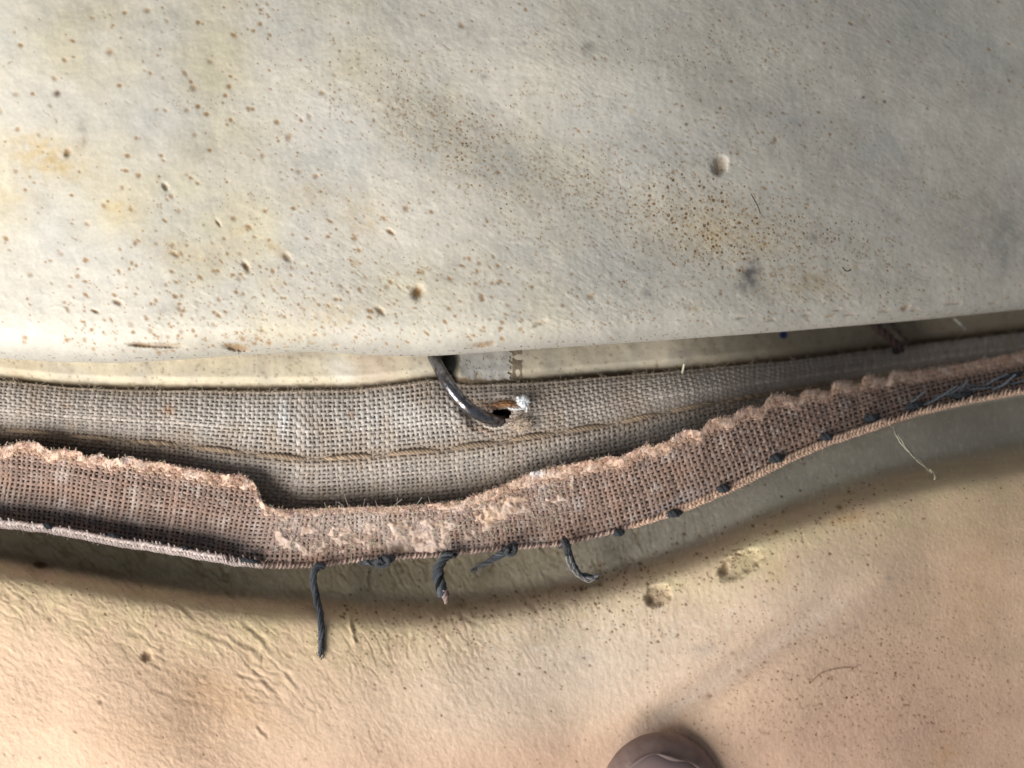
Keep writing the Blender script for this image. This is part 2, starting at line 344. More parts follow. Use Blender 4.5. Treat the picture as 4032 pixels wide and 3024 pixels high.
for (cu, cv, ru, rv, an, k, kind) in [
    (210,640,130,65,10,.75,'y'),(130,575,100,55,0,.5,'y'),(470,820,70,50,20,.45,'y'),(60,780,120,50,0,.3,'y'),(700,1000,200,60,15,.22,'y'),(1210,770,90,50,0,.3,'y'),(1095,985,48,18,38,.65,'y'),(940,908,30,18,0,.4,'y'),(900,985,110,50,0,.25,'y'),
    (1080,1110,60,20,0,.3,'y'),(1430,860,120,90,30,.3,'y'),(1320,1240,150,70,0,.35,'y'),(1405,1035,22,14,0,.6,'o'),(2808,940,34,26,0,.4,'y'),(2760,925,70,60,0,.2,'y'),(2860,900,260,120,10,.35,'y'),
    (2730,1215,22,10,0,.6,'o'),(3210,1100,55,26,10,.55,'b'),(3370,1050,14,10,0,.6,'o'),(3392,85,14,14,0,.7,'b'),(2490,440,12,12,0,.5,'y'),(2370,580,12,12,0,.45,'y'),(2840,1145,13,10,0,.6,'b'),(3000,960,30,20,0,.4,'y'),
    (2955,1085,34,50,10,1.2,'g'),(2935,1125,70,34,0,.4,'g'),(2965,1045,30,30,0,.35,'g'),(2318,185,26,30,0,.42,'g'),(2065,170,14,8,0,.55,'g'),(1905,300,14,14,0,.35,'g'),(2545,1150,26,18,0,.35,'g'),(3205,930,34,24,0,.35,'g'),
    (795,590,60,40,20,.26,'g'),(860,800,46,30,0,.3,'g'),(325,500,20,70,10,.32,'g'),(330,560,14,34,15,.4,'b'),(640,1215,60,26,0,.3,'g'),(1770,1080,80,60,0,.25,'g'),(2780,620,180,90,20,.25,'g'),(3950,880,120,60,70,.3,'g'),
    (3800,900,300,160,0,.3,'b2'),(3180,1120,200,60,0,.25,'y'),(3960,960,60,120,0,.25,'g'),(1760,560,300,140,30,.18,'y'),(2000,160,500,60,10,.15,'g')]:
    g = k * ell(U, Vv, cu, cv, ru, rv, an) * np.clip(0.75 + 1.1 * fbm(U, Vv, 40, 70, 3), 0.1, 1.4)
    base = mixc(base, {'y': (0.62,0.45,0.20), 'o': (0.46,0.29,0.10), 'b': (0.30,0.22,0.12), 'g': (0.17,0.17,0.18), 'b2': (0.42,0.36,0.27)}[kind], g)
spk = np.clip(perlin(U / 11, Vv / 9, 72) - 0.42, 0, 1) * 5 * lip
base = mixc(base, (0.12, 0.10, 0.09), 0.6 * spk)
pc = np.array([0.34, 0.19, 0.07]); 
base = mixc(base, pc, f.dark * 0.92)
base = mixc(base, (0.10, 0.11, 0.14), 0.8 * (ell(U, Vv, 225, 368, 11, 11) + ell(U, Vv, 3400, 383, 6, 6) + ell(U, Vv, 3484, 400, 6, 6) + ell(U, Vv, 2703, 489, 6, 6) + ell(U, Vv, 2985,1020,5,5)))
micro = 0.45 * sm(-0.3, 0.5, fbm(U, Vv, 330, 75, 3)) + 0.8 * ell(U, Vv, 2850, 880, 620, 190, 14) + 0.35 * ell(U, Vv, 1750, 480, 420, 160, 35)
micro *= sm(350, 1300, U) * 0.9 + 0.1
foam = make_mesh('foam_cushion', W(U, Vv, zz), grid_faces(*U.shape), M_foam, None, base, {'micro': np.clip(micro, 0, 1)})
tag(foam, 'large pale cream latex foam cushion with brown pores and stains across the upper half', 'cushion')

# ================================================================== ivory foam edge strip (behind the tape)
ua2 = u_axis(6.0)
qa = np.arange(-260, 150, 5.0)
Q, U = np.meshgrid(qa, ua2, indexing='ij')
Tt = tape_t(U); Vv = Tt + Q
deep = -110 * sm(1900, 2600, U) - 660 * sm(2600, 3700, U)
zz = 26 + deep - 52 * sm(-58, -4, Q) - 50 * (np.clip((-Q - 30) / 200, 0, 1)) ** 1.5 + 5 * fbm(U, Vv, 90, 80, 3)
f = Field(U, Vv, 6, 5); f.rmax = len(qa)
for _ in range(500):
    u = U_(-60, 4100); f.stamp(u, tape_t(u) - U_(0, 150), 3.5 + 3 * rng.random() ** 3, 3.5 + 2 * rng.random(), 0, 3, U_(.3, .9))
zz += f.dz
zz -= 140 * ell(U, Vv, 1965, 1628, 66, 44, 0, 4); zz -= 90 * ell(U, Vv, 1772, 1432, 38, 64, 0, 4)                # dark hole beside the ring
base = np.array([0.68, 0.60, 0.455]) * np.ones(U.shape + (3,))
base = mixc(base, (0.50, 0.45, 0.38), 0.7 * sm(-0.1, 0.5, fbm(U, Vv, 160, 84, 3)) + 0.4 * sm(1900, 2300, U))
base = mixc(base, (0.36, 0.27, 0.15), 0.5 * sm(0, 0.5, fbm(U, Vv, 60, 86, 3)) * sm(-60, 10, Q) + 0.35 * ell(U, Vv, 60, 1450, 120, 60))
base = mixc(base, (0.26, 0.215, 0.16), 0.8 * sm(2300, 3300, U)); base = mixc(base, (0.20, 0.13, 0.07), f.dark * 0.9)  # shade of the gap's right end painted into the foam, then the pores
base = mixc(base, (0.15, 0.10, 0.055), 0.85 * sm(-34, -14, Q + 5 * perlin(U / 40, Q / 20, 97)))  # dark of the crease beside the tape painted as a brown line
base = mixc(base, (0.03, 0.03, 0.03), 1.0 * ell(U, Vv, 1772, 1430, 40, 62, 0, 4) + 0.5 * ell(U, Vv, 1735, 1440, 40, 60))
base = mixc(base, (0.015, 0.03, 0.14), 1.0 * ell(U, Vv, 3085, 1318, 17, 16, 0, 6))
base = mixc(base, (0.82, 0.78, 0.70), 0.75 * ell(U, Vv, 1345, 1450, 75, 50, 20, 3)); base = mixc(base, (0.66, 0.52, 0.42), 0.5 * ell(U, Vv, 1480, 1440, 90, 90, 0, 4))
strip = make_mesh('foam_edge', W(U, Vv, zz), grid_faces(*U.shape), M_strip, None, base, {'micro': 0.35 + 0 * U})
tag(strip, 'narrow ivory foam edge in the gap between the upper cushion and the grey canvas tape', 'foam strip')

def patch(name, poly_u, top_off, bot_off, colr, parent, lift=4, ragged=4, thick=5):
    """thin glued patch lying on the ivory edge, with thickness"""
    u = np.arange(poly_u[0], poly_u[1], 4.0); q = np.linspace(top_off, bot_off, 24)
    Qp, Up = np.meshgrid(q, u, indexing='ij')
    jag = ragged * perlin(Qp / 14, 0 * Qp + poly_u[0], 88)
    tt = (Up - poly_u[0]) / (poly_u[1] - poly_u[0]); Ug = Up + jag * tt ** 6 * 2 - jag * (1 - tt) ** 8
    Vg = tape_t(Ug) + Qp + ragged * 0.8 * perlin(Up / 26, Qp * 0 + 3.3, 95) * (Qp > -60)
    zb = 26 - 52 * sm(-58, -4, Qp) - 50 * (np.clip((-Qp - 30) / 200, 0, 1)) ** 1.5 - 110 * sm(1900, 2600, Ug)
    z = zb + lift + 2 * perlin(Up / 40, Qp / 30, 89)
    rim = (tt < 0.001) | (tt > 0.999) | (Qp == q[0]) | (Qp == q[-1])
    z = np.where(rim, z - thick - 4, z)
    c = np.array(colr) * (1 + 0.12 * perlin(Up / 30, Vg / 30, 90))[..., None]
    c = mixc(c, (0.10, 0.08, 0.07), np.clip(perlin(Up / 9, Vg / 8, 91) - 0.45, 0, 1) * 4)
    return make_mesh(name, W(Ug, Vg, z), grid_faces(*Up.shape), M_strip, parent, c, {'micro': 0.2 + 0 * Up})
patch('glued_patch', (1812, 2012), -150, -18, (0.47, 0.45, 0.42), strip, 6, 11)['label'] = 'grey dotted patch with a torn right edge, right of the ring'
patch('glued_patch', (2014, 2058), -140, -6, (0.24, 0.19, 0.14), strip, 2, 5)['label'] = 'dark brown strip beside the torn grey patch'

# ================================================================== woven cloth builder
def weave(fn, u0, u1, pu, q0, q1, pq, colfn, hole=None, seed=0, hw=(5.0, 3.6), amp=3.0, shear=0.0, parent=None, name='weave'):
    """fn(s,q)->(u,v,z).  warps run across the tape (q), wefts along it (s)"""
    r = np.random.default_rng(seed)
    nu = int((u1 - u0) / pu); nq = int((q1 - q0) / pq)
    mb = MB()
    def emit(P3, ra, rb, s, q):
        u, v, z = P3
        Vx, Fx, (n, m, sd) = tubes(W(u, v, z), ra, rb, 6)
        c = colfn(u, v, s, q)
        fx = Fx.reshape(n, m - 1, sd, 4)
        if hole is not None:
            keep = ~hole(0.5 * (u[:, :-1] + u[:, 1:]), 0.5 * (v[:, :-1] + v[:, 1:]))
            fx = fx[keep]
        mb.add(Vx, fx.reshape(-1, 4), np.repeat(c[:, :, None, :], sd, axis=2).reshape(-1, 3))
    # warps
    i = np.arange(nu); k = np.arange(nq * 2 + 1) / 2.0
    I, K = np.meshgrid(i, k, indexing='ij')
    s = u0 + I * pu + r.normal(0, 1.1, nu)[:, None] + 1.6 * perlin(I * 0.37, K * 0.21, 100 + seed); q = q0 + K * pq
    s = s + 7 * perlin(s / 260, q / 130, 111 + seed); q = q + 4 * perlin(s / 300, q / 140, 112 + seed)
    u, v, z = fn(s, q)
    par = np.where(I % 2 == 0, 1, -1) * np.cos(np.pi * (K + 0.5) + np.pi / 2)
    z = z + amp * par
    br = (1 + 0.20 * r.normal(0, 1, nu)[:, None] + 0.12 * r.normal(0, 1, s.shape))
    wv = np.clip(1 + 0.34 * perlin(I * 0.9, K * 0.19, 120 + seed) + 0.13 * r.normal(0, 1, nu)[:, None], 0.62, 1.5)
    emit((u, v, z), hw[0] * wv * (1 + 0.13 * par), 3.6, s, q)
    # wefts
    i = np.arange(nq); k = np.arange(nu * 2 + 1) / 2.0
    I, K = np.meshgrid(i, k, indexing='ij')
    q = q0 + (I + 0.5) * pq + r.normal(0, 0.8, nq)[:, None] + 1.3 * perlin(K * 0.23, I * 0.4, 130 + seed); s = u0 + K * pu
    s = s + 7 * perlin(s / 260, q / 130, 111 + seed); q = q + 4 * perlin(s / 300, q / 140, 112 + seed)
    u, v, z = fn(s, q)
    par = np.where(I % 2 == 0, 1, -1) * np.cos(np.pi * K)
    z = z - amp * par * -1
    wv = np.clip(1 + 0.36 * perlin(K * 0.13, I * 0.9, 140 + seed) + 0.1 * r.normal(0, 1, nq)[:, None], 0.6, 1.5)
    emit((u, v, z), hw[1] * wv * (1 + 0.16 * par), 3.4, s, q)
    return mb

def edge_slope(c):
    return lambda u: (c(u + 60) - c(u - 60)) / 120.0

# ------------------------------------------------------------------ back tape (grey canvas)
sl = edge_slope(stitch_c)
def back_surface(s, q):
    top = tape_t(s); st = stitch_c(s)
    r1 = (st - top) / 240.0
    r2 = 1.0 - 0.25 * sm(900, 0, s) - 0.45 * sm(2300, 3600, s)
    dv = np.where(q < 240, q * r1, (st - top) + (q - 240) * r2)
    u = s - sl(s) * (dv - (st - top)) * 0.75
    v = top + dv
    z = 34 - 40 * ((np.clip(110 - q, 0, 200)) / 110) ** 2
    z = z - 12 * np.exp(-((q - 240) / 16) ** 2) - 14 * sm(150, 240, q)
    z = z - 0.42 * np.clip(q - 255, 0, 500) * (1 + 0.8 * sm(1000, 300, s))
    z = z - 22 * sm(900, 0, s) * sm(150, 260, q) - 110 * sm(2000, 2800, s) - 620 * sm(2600, 3700, s)
    z = z + 7 * fbm(s, q, 170, 150, 3)
    # pucker around the ring, lump over its hidden end
    z = z + 16 * ell(u, v, 1700, 1600, 110, 90, 30) - 34 * sm(1762, 1800, u - 0.55 * (v - 1560)) * ell(u, v, 1880, 1600, 130, 85, 25, 4)
    z = z + 30 * ell(u, v, 1995, 1570, 90, 24, 8, 3)
    z = z - 26 * ell(u, v, 1955, 1640, 46, 26, 20, 3)
    return u, v, z

def hole_fn(u, v):
    return (((u - 1972) / 47) ** 2 + ((v - 1632 + (u - 1968) * 0.10) / 21) ** 2) < 1

def back_col(u, v, s, q):
    r = np.random.default_rng(3)
    c = np.array([0.44, 0.385, 0.345]) * np.ones(u.shape + (3,))
    c = c * (1 + 0.13 * r.normal(0, 1, (u.shape[0], 1)) + 0.13 * perlin(u / 17, v / 13, 160))[..., None]
    c = mixc(c, (0.72, 0.69, 0.66), 0.5 * ell(u, v, 1560, 1640, 260, 90) + 0.4 * ell(u, v, 950, 1640, 240, 80))
    c = mixc(c, (0.40, 0.31, 0.24), 0.55 * sm(-0.05, 0.5, fbm(u, v, 150, 162, 3)))
    c = mixc(c, (0.36, 0.27, 0.20), 0.7 * np.exp(-((q - 240) / 26) ** 2) + 0.45 * sm(26, 0, q))
    c = mixc(c, (0.33, 0.25, 0.18), 0.45 * sm(300, 420, q) )
    c = mixc(c, (0.30, 0.22, 0.16), 0.7 * sm(900, 200, s) * sm(225, 262, q))  # shadow between stitch line and flap put into the yarn colour at left
    c = mixc(c, (0.34, 0.18, 0.09), 0.55 * sm(2700, 3300, s) * sm(180, 300, q))
    # rust
    c = mixc(c, (0.23, 0.10, 0.035), 0.9 * ell(u, v, 2005, 1588, 58, 14, 6, 3) + 0.75 * ell(u, v, 1925, 1597, 60, 16, 15, 2))
    c = mixc(c, (0.34, 0.14, 0.05), 0.7 * ell(u, v, 668, 1616, 18, 16) + 0.6 * ell(u, v, 1383, 1634, 14, 12) + 0.35 * ell(u, v, 262, 1600, 18, 12))
    c = mixc(c, (0.55, 0.36, 0.25), 0.6 * ell(u, v, 1900, 1690, 60, 18, 10) + 0.5 * ell(u, v, 2040, 1665, 40, 26))
    c = mixc(c, (0.80, 0.80, 0.82), 0.75 * ell(u, v, 1115, 1640, 16, 70))
    return c

tape = empty('canvas_tape', tuple(W(np.float64(2016), np.float64(1650), np.float64(-60))), 'grey beige woven canvas tape with tan running stitches, pierced by the metal ring', 'tape')
mb = weave(back_surface, -900, 4950, 19.0, 0, 500, 15.0, back_col, hole_fn, 1, (7.6, 6.0), 2.7)
mb.build('woven_cloth', M_cloth, tape)
# filling seen through the gaps of the weave
s_, q_ = np.meshgrid(np.concatenate([np.arange(-900, -30, 30.), np.arange(-30, 4080, 9.), np.arange(4080, 4960, 30.)]), np.arange(-4, 505, 8.0))
u, v, z = back_surface(s_, q_)
z = z - 10 + 3.5 * fbm(s_, q_, 26, 170, 2) - 70 * ell(u, v, 1970, 1632, 52, 25, -5, 6)
c = np.array([0.29, 0.225, 0.18]) * np.ones(u.shape + (3,)); c = mixc(c, (0.40, 0.33, 0.27), 0.75 * sm(0.05, 0.55, fbm(s_, q_, 90, 172, 4)))
c = mixc(c, (0.012, 0.01, 0.01), ell(u, v, 1968, 1631, 58, 30, -5, 6))
c = mixc(c, (0.24, 0.12, 0.05), 0.9 * ell(u, v, 1995, 1590, 70, 16, 6, 3))
make_mesh('cloth_filling', W(u, v, z)[::-1], grid_faces(*u.shape), M_back, tape, c[::-1])

def rope(mb, pts, rad, plies=3, pitch=60, ply_r=None, col=(1, 1, 1), n=None, seed=0, colvar=0.15, taper=(1, 1), loose=0.0):
    """twisted thread through px points (u,v,z)"""
    r = np.random.default_rng(seed)
    p = np.array(pts, float); d = np.r_[0, np.cumsum(np.linalg.norm(np.diff(p, axis=0), axis=1))]
    n = n or max(8, int(d[-1] / 6)); t = np.linspace(0, d[-1], n)
    q = np.stack([np.interp(t, d, p[:, k]) for k in range(3)], 1)
    for _ in range(3):
        q[1:-1] = 0.25 * q[:-2] + 0.5 * q[1:-1] + 0.25 * q[2:]
    T = np.gradient(q, axis=0); T /= np.linalg.norm(T, axis=1, keepdims=True)
    s = np.cross(T, [0.05, 0.02, 1.0]); s /= np.linalg.norm(s, axis=1, keepdims=True); w = np.cross(s, T)
    tp = np.interp(np.linspace(0, 1, n), [0, 0.5, 1], [taper[0], 1, taper[1]])
    pr = ply_r or rad * 0.62
    for k in range(plies):
        a = 2 * np.pi * k / plies + t / pitch * 2 * np.pi
        off = rad * 0.5 * tp * (1 + loose * perlin(t / 30, t * 0 + k * 3.1, 180 + seed))
        cc = q + s * (np.cos(a) * off)[:, None] + w * (np.sin(a) * off)[:, None]
        P = W(cc[:, 0], cc[:, 1], cc[:, 2])[None]
        V, F, sh = tubes(P, (pr * tp)[None], (pr * tp)[None], 6)
        cl = np.array(col) * (1 + colvar * r.normal())
        mb.add(V, F, np.clip(cl, 0, 1))

# running stitches
st_u = [-260, -5, 245, 490, 735, 985, 1240, 1497, 1750, 1975, 2199, 2420, 2617, 2835, 3050, 3270, 3490, 3710, 3930, 4150]
for k in range(len(st_u) - 1):
    a, b_ = st_u[k] + 13, st_u[k + 1] - 13
    us = np.linspace(a, b_, 9); tt = np.linspace(0, 1, 9)
    _, _, zs = back_surface(us, np.full(9, 240.0))
    pts = [(us[i], stitch_c(us[i]) + 2 - 3 * math.sin(math.pi * tt[i]), zs[i] - 9 + 24 * math.sin(math.pi * tt[i]) ** 0.6) for i in range(9)]
    m_ = MB(); rope(m_, pts, 10, 3, 46, 6.6, (0.42, 0.31, 0.22), n=44, seed=k, taper=(0.55, 0.55))
    o = m_.build('stitch', M_thread, tape)

# fibres helper
def fibres(mb, P0, D, length, rad, col, seed, curl=0.5, n=5):
    r = np.random.default_rng(seed); m = len(P0)
    t = np.linspace(0, 1, n)[None, :, None]
    side = r.normal(0, 1, (m, 1, 3)); side2 = r.normal(0, 1, (m, 1, 3))
    L_ = (length if np.ndim(length) else np.full(m, length))[:, None, None]
    P = P0[:, None, :] + D[:, None, :] * L_ * t + side * L_ * curl * 0.5 * t ** 2 + side2 * L_ * curl * 0.25 * np.sin(t * 5)
    Pw = W(P[..., 0], P[..., 1], P[..., 2])
    V, F, sh = tubes(Pw, rad, rad, 3)
    c = np.repeat(np.asarray(col) * np.clip(1 + 0.15 * r.normal(0, 1, (m, 1)), .6, 1.4), n * 3, axis=0)
    mb.add(V, F, np.clip(c, 0, 1))

m_ = MB(); n = 700
s = rng.uniform(-50, 4090, n); u, v, z = back_surface(s, rng.uniform(0, 14, n))
fibres(m_, np.stack([u, v, z], 1), np.stack([rng.normal(0, .6, n), -rng.random(n), rng.normal(0, .3, n)], 1), rng.uniform(8, 30, n), 0.8, np.array([[0.5, 0.42, 0.32]]), 5)
n = 500; s = rng.uniform(-50, 3300, n); u, v, z = back_surface(s, rng.normal(240, 14, n))
fibres(m_, np.stack([u, v, z + 4], 1), np.stack([rng.normal(0, .8, n), rng.normal(0, .7, n), rng.random(n) * .3], 1), rng.uniform(8, 26, n), 0.8, np.array([[0.55, 0.45, 0.36]]), 6)
m_.build('lint', M_fuzz, tape)['kind'] = 'stuff'

# ragged hole: cotton tufts
def tuft(name, cu, cv, cz, ru, rv, rz, col, parent, nf=200, seed=0, ffl=(10, 26), fr=1.0, fcol=None):
    r = np.random.default_rng(seed)
    th = np.linspace(0, np.pi, 18); ph = np.linspace(0, 2 * np.pi, 33)[:-1]
    TH, PH = np.meshgrid(th, ph, indexing='ij')
    x = np.sin(TH) * np.cos(PH); y = np.sin(TH) * np.sin(PH); z = np.cos(TH)
    k = 1 + 0.35 * perlin(x * 2 + seed, y * 2 + z * 1.5, 200 + seed) + 0.25 * perlin(x * 5, y * 5 + z * 3, 203 + seed)
    mb = MB(); i = np.arange(TH.size).reshape(TH.shape); nx = np.roll(i, -1, axis=1)
    F = np.stack([i[:-1], i[1:], nx[1:], nx[:-1]], -1).reshape(-1, 4)
    shade = (1 + 0.18 * perlin(x * 4, y * 4, 208 + seed))[..., None]
    mb.add(W(cu + ru * x * k, cv + rv * y * k, cz + rz * z * k), F, (np.array(col) * shade).reshape(-1, 3))
    d = r.normal(0, 1, (nf, 3)); d /= np.linalg.norm(d, axis=1, keepdims=True); d[:, 2] = abs(d[:, 2])
    P0 = np.array([cu, cv, cz]) + d * np.array([ru, rv, rz]) * 0.9
    fibres(mb, P0, d * 0.8, r.uniform(ffl[0], ffl[1], nf), fr, np.array([fcol if fcol is not None else col]), seed + 11)
    return mb.build(name, M_fuzz, parent)
_, _, zt_ = back_surface(np.array([2050.]), np.array([85.])); zt_ = float(zt_[0])
o = tuft('cotton_tuft', 2058, 1580, zt_ + 14, 24, 22, 12, (0.84, 0.86, 0.9), tape, 60, 1, (4, 10)); o['label'] = 'white cotton tuft beside the rusty spot'
o = tuft('cotton_tuft', 2052, 1672, zt_ - 8, 42, 26, 13, (0.62, 0.50, 0.40), tape, 130, 2, (10, 28)); o['label'] = 'pale fluffy tuft at the ragged hole'
m_ = MB(); rope(m_, [(2000,1606,zt_+8),(2030,1612,zt_+12),(2058,1610,zt_+12),(2076,1596,zt_+10),(2074,1622,zt_+4)], 4, 2, 30, 3, (0.8, 0.8, 0.82), seed=4)
rope(m_, [(1905,1676,zt_-24),(1945,1688,zt_-14),(1985,1681,zt_-12),(2015,1660,zt_-8)], 5, 2, 30, 3.2, (0.78, 0.68, 0.58), seed=5)
m_.build('yarn', M_thread, tape)['label'] = 'pale loose yarns round the hole'
for k, (cu, cv, ru, rv, cz) in enumerate([(1998, 1590, 30, 11, 12), (1965, 1594, 24, 9, 6)]):
    tuft('rust_crust', cu, cv, zt_ + cz - 4, ru, rv, 9, (0.25, 0.115, 0.045), tape, 40, 20 + k, (4, 9), 0.9)
adopt(tape)

# ================================================================== metal ring
ringp = [(1690,1370,-20),(1712,1415,20),(1738,1465,58),(1770,1520,84),(1810,1573,92),(1858,1616,80),(1912,1646,52),(1960,1660,14),(1995,1655,-40)]
p = np.array(ringp, float); d = np.r_[0, np.cumsum(np.linalg.norm(np.diff(p, axis=0), axis=1))]; t = np.linspace(0, d[-1], 70)
q = np.stack([np.interp(t, d, p[:, k]) for k in range(3)], 1)
for _ in range(12): q[1:-1] = 0.25 * q[:-2] + 0.5 * q[1:-1] + 0.25 * q[2:]
rr_ = 24 * (1 + 0.03 * perlin(t / 22, t * 0, 210))
V, F, _s = tubes(W(q[:, 0], q[:, 1], q[:, 2])[None], rr_[None], rr_[None], 28)
mb = MB(); mb.add(V, F)
o = mb.build('metal_ring', M_steel); tag(o, 'curved dark steel wire ring piercing the grey canvas tape', 'ring')

# ================================================================== front strip (pink canvas flap)
slf = edge_slope(curve([(0,1900),(464,1960),(928,2040),(1300,2110),(1729,2080),(2219,1990),(2630,1860),(3104,1690),(3595,1545),(4032,1463)], 150))
fb_s = curve([(x, float(front_b(x))) for x in range(-200, 4300, 100)], 60)
def zf_top(s): return 62 + 42 * sm(1300, 300, s) + 22 * sm(2000, 2600, s) - 400 * sm(2750, 3750, s) - 10 * ell(s, 0 * s, 1450, 0, 350, 1)
def front_surface(s, q):
    """q = 0 at the lower seam, growing upwards (px before slanting)"""
    bot = front_b(s)
    v = bot - q
    u = s + slf(s) * q * 0.95
    w = np.maximum(front_b(u) - front_t(u), 40.0)
    tt = np.clip((front_b(u) - v) / w, -0.2, 1.4)
    zb_ = -62 + 85 * sm(1250, 850, s)
    z = zb_ + (zf_top(s) - zb_) * np.clip(tt, 0, 2) ** 0.85
    z = z - 95 * sm(1150, 800, s) * np.exp(-((q - 85) / 62) ** 2) + 8 * np.exp(-(q / 16) ** 2)
    z = z - 90 * sm(2700, 4000, s) + 7 * fbm(s, q, 160, 220, 3) - 22 * sm(0.85, 1.15, tt)
    return u, v, z
NQ = 22
def front_cut(u, v):
    return (v < front_t(u) + 4) | (v > front_b(u) - 2)

def front_col(u, v, s, q):
    r = np.random.default_rng(4)
    c = np.array([0.30, 0.205, 0.168]) * np.ones(u.shape + (3,))
    c = c * (1 + 0.12 * r.normal(0, 1, (u.shape[0], 1)) + 0.22 * perlin(u / 15, v / 12, 230))[..., None]
    c = mixc(c, (0.66, 0.58, 0.54), 0.42 * sm(0.05, 0.5, fbm(u, v, 70, 232, 3)) + 0.35 * ell(u, v, 1400, 2050, 330, 60) )
    c = mixc(c, (0.36, 0.22, 0.16), 0.55 * sm(0, 0.5, fbm(u, v, 130, 235, 3)))
    d = v - front_t(u)
    c = mixc(c, (0.68, 0.43, 0.30), 0.8 * sm(70, 8, d) * (sm(1050, 950, u) + sm(1850, 2050, u)))
    c = mixc(c, (0.10, 0.10, 0.11), 0.8 * sm(1130, 960, u) * np.exp(-((front_b(u) - v - 55) / 62) ** 2) * np.clip(.75 + fbm(u, v, 90, 236, 3), 0, 1))  # shadow above the left seam painted in together with dirt
    c = mixc(c, (0.30, 0.32, 0.36), 0.45 * ell(u, v, 2650, 1990, 130, 26, -25) + 0.3 * ell(u, v, 1750, 2150, 200, 20))
    c = mixc(c, (0.12, 0.10, 0.10), 0.5 * ell(u, v, 2520, 1830, 22, 16))
    return c
flap = empty('canvas_flap', tuple(W(np.float64(2016), np.float64(2000), np.float64(0))), 'pinkish brown woven canvas flap with frayed scalloped upper edge and dark thread seam', 'canvas flap')
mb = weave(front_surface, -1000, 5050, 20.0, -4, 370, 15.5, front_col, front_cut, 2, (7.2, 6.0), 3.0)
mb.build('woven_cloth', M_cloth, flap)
# filling behind the weave, trimmed to the flap's outline
s_, t_ = np.meshgrid(np.concatenate([np.arange(-900, -30, 30.), np.arange(-30, 4080, 8.), np.arange(4080, 4960, 30.)]), np.linspace(0, 1, 40))
v = front_b(s_) + (front_t(s_) - front_b(s_)) * t_
def front_z_at(u, v):
    q = front_b(u) - v
    s = u - slf(u) * q * 0.95
    q2 = front_b(s) - v
    s = u - slf(s) * q2 * 0.95
    q2 = front_b(s) - v
    return front_surface(s, q2)[2]
z = front_z_at(s_, v) - 10 + 3 * fbm(s_, v, 26, 240, 2)
c = np.array([0.22, 0.135, 0.105]) * np.ones(s_.shape + (3,)); c = mixc(c, (0.40, 0.26, 0.20), 0.6 * sm(0.05, 0.5, fbm(s_, v, 80, 242, 4)))
c = mixc(c, (0.05, 0.05, 0.055), 0.6 * ell(s_, v, 650, 2110, 380, 46, 11, 3))  # same painted shadow and dirt on the filling
make_mesh('cloth_filling', W(s_, v, z), grid_faces(*s_.shape), M_back, flap, c)

# felted, scalloped upper edge with thickness
ue = np.concatenate([np.arange(-800, -30, 20.), np.arange(-30, 4070, 4.), np.arange(4070, 4900, 20.)])
prof = np.linspace(0, 1, 22)
Pp, Ue = np.meshgrid(prof, ue, indexing='ij')
width = 56 + 20 * perlin(Ue / 55, Ue * 0, 250) - 26 * ell(Ue, 0 * Ue, 1430, 0, 330, 1, 0, 4) + 14 * ell(Ue, 0 * Ue, 2100, 0, 140, 1)
ft = front_t(Ue)
ang = Pp * np.pi * 1.15
rt = 15 + 3 * perlin(Ue / 30, Ue * 0, 252)
# cross-section: tongue starting on the face of the cloth, round the rim and back behind it
vv = ft + np.where(ang < np.pi / 2, width * (np.cos(ang)), rt * np.cos(ang))
vv = np.where(ang < np.pi / 2, ft + width * np.cos(ang) - 3, ft - 3 - 0 * rt + 22 * (-np.cos(ang)) * 0.9)
hz = np.where(ang < np.pi / 2, 13 * np.sin(ang) - 7, 6 - 26 * (1 - np.sin(ang)))
zc = front_z_at(Ue, np.maximum(ft + 4, ft))
zc2 = np.where(ang < np.pi / 2, front_z_at(Ue, np.maximum(vv, ft)), front_z_at(Ue, ft))
lump = 6 * perlin(Ue / 62, vv / 40, 259) + 9 * fbm(Ue, vv * 1.0, 34, 255, 3) + 3 * np.abs(perlin(Ue / 9, vv / 26, 258))
zz = zc2 + hz + lump * np.sin(np.clip(ang, 0, np.pi)) * 1.3
vj = vv + 4 * perlin(Ue / 13, vv * 0 + Pp * 2, 260) * np.sin(np.clip(ang, 0, np.pi))
c = np.array([0.82, 0.57, 0.44]) * np.ones(Ue.shape + (3,))
c = mixc(c, (0.80, 0.66, 0.60), 0.6 * sm(-0.1, 0.5, fbm(Ue, vv, 60, 262, 3)))
c = mixc(c, (0.48, 0.28, 0.20), 0.6 * sm(0.05, 0.5, fbm(Ue, vv, 40, 264, 3)))
c = mixc(c, (0.85, 0.86, 0.9), ell(Ue, vv, 2115, 1862, 34, 14) + 0.6 * ell(Ue, vv, 500, 1800, 24, 14) + 0.6 * ell(Ue, vv, 390, 1790, 18, 12))
c = mixc(c, (0.52, 0.40, 0.33), 0.5 * ell(Ue, 0 * Ue, 1430, 0, 330, 1, 0, 4))
fe = make_mesh('frayed_edge', W(Ue, vj, zz), grid_faces(*Ue.shape), M_fuzz, flap, c)
fe['label'] = 'peach coloured felted edge with scallops'
m_ = MB(); n = 5200
u = rng.uniform(-50, 4080, n); off = rng.uniform(-6, 50, n) * np.where((u > 1100) & (u < 1800), 0.45, 1)
z = front_z_at(u, front_t(u) + np.maximum(off, 2)) + rng.uniform(3, 14, n)
colf = np.stack([rng.uniform(.62, .86, n), rng.uniform(.44, .62, n), rng.uniform(.33, .5, n)], 1)
r_ = np.random.default_rng(9); d = np.stack([r_.normal(0, .55, n), -np.abs(r_.normal(.5, .4, n)), r_.normal(.15, .3, n)], 1)
t3 = colf
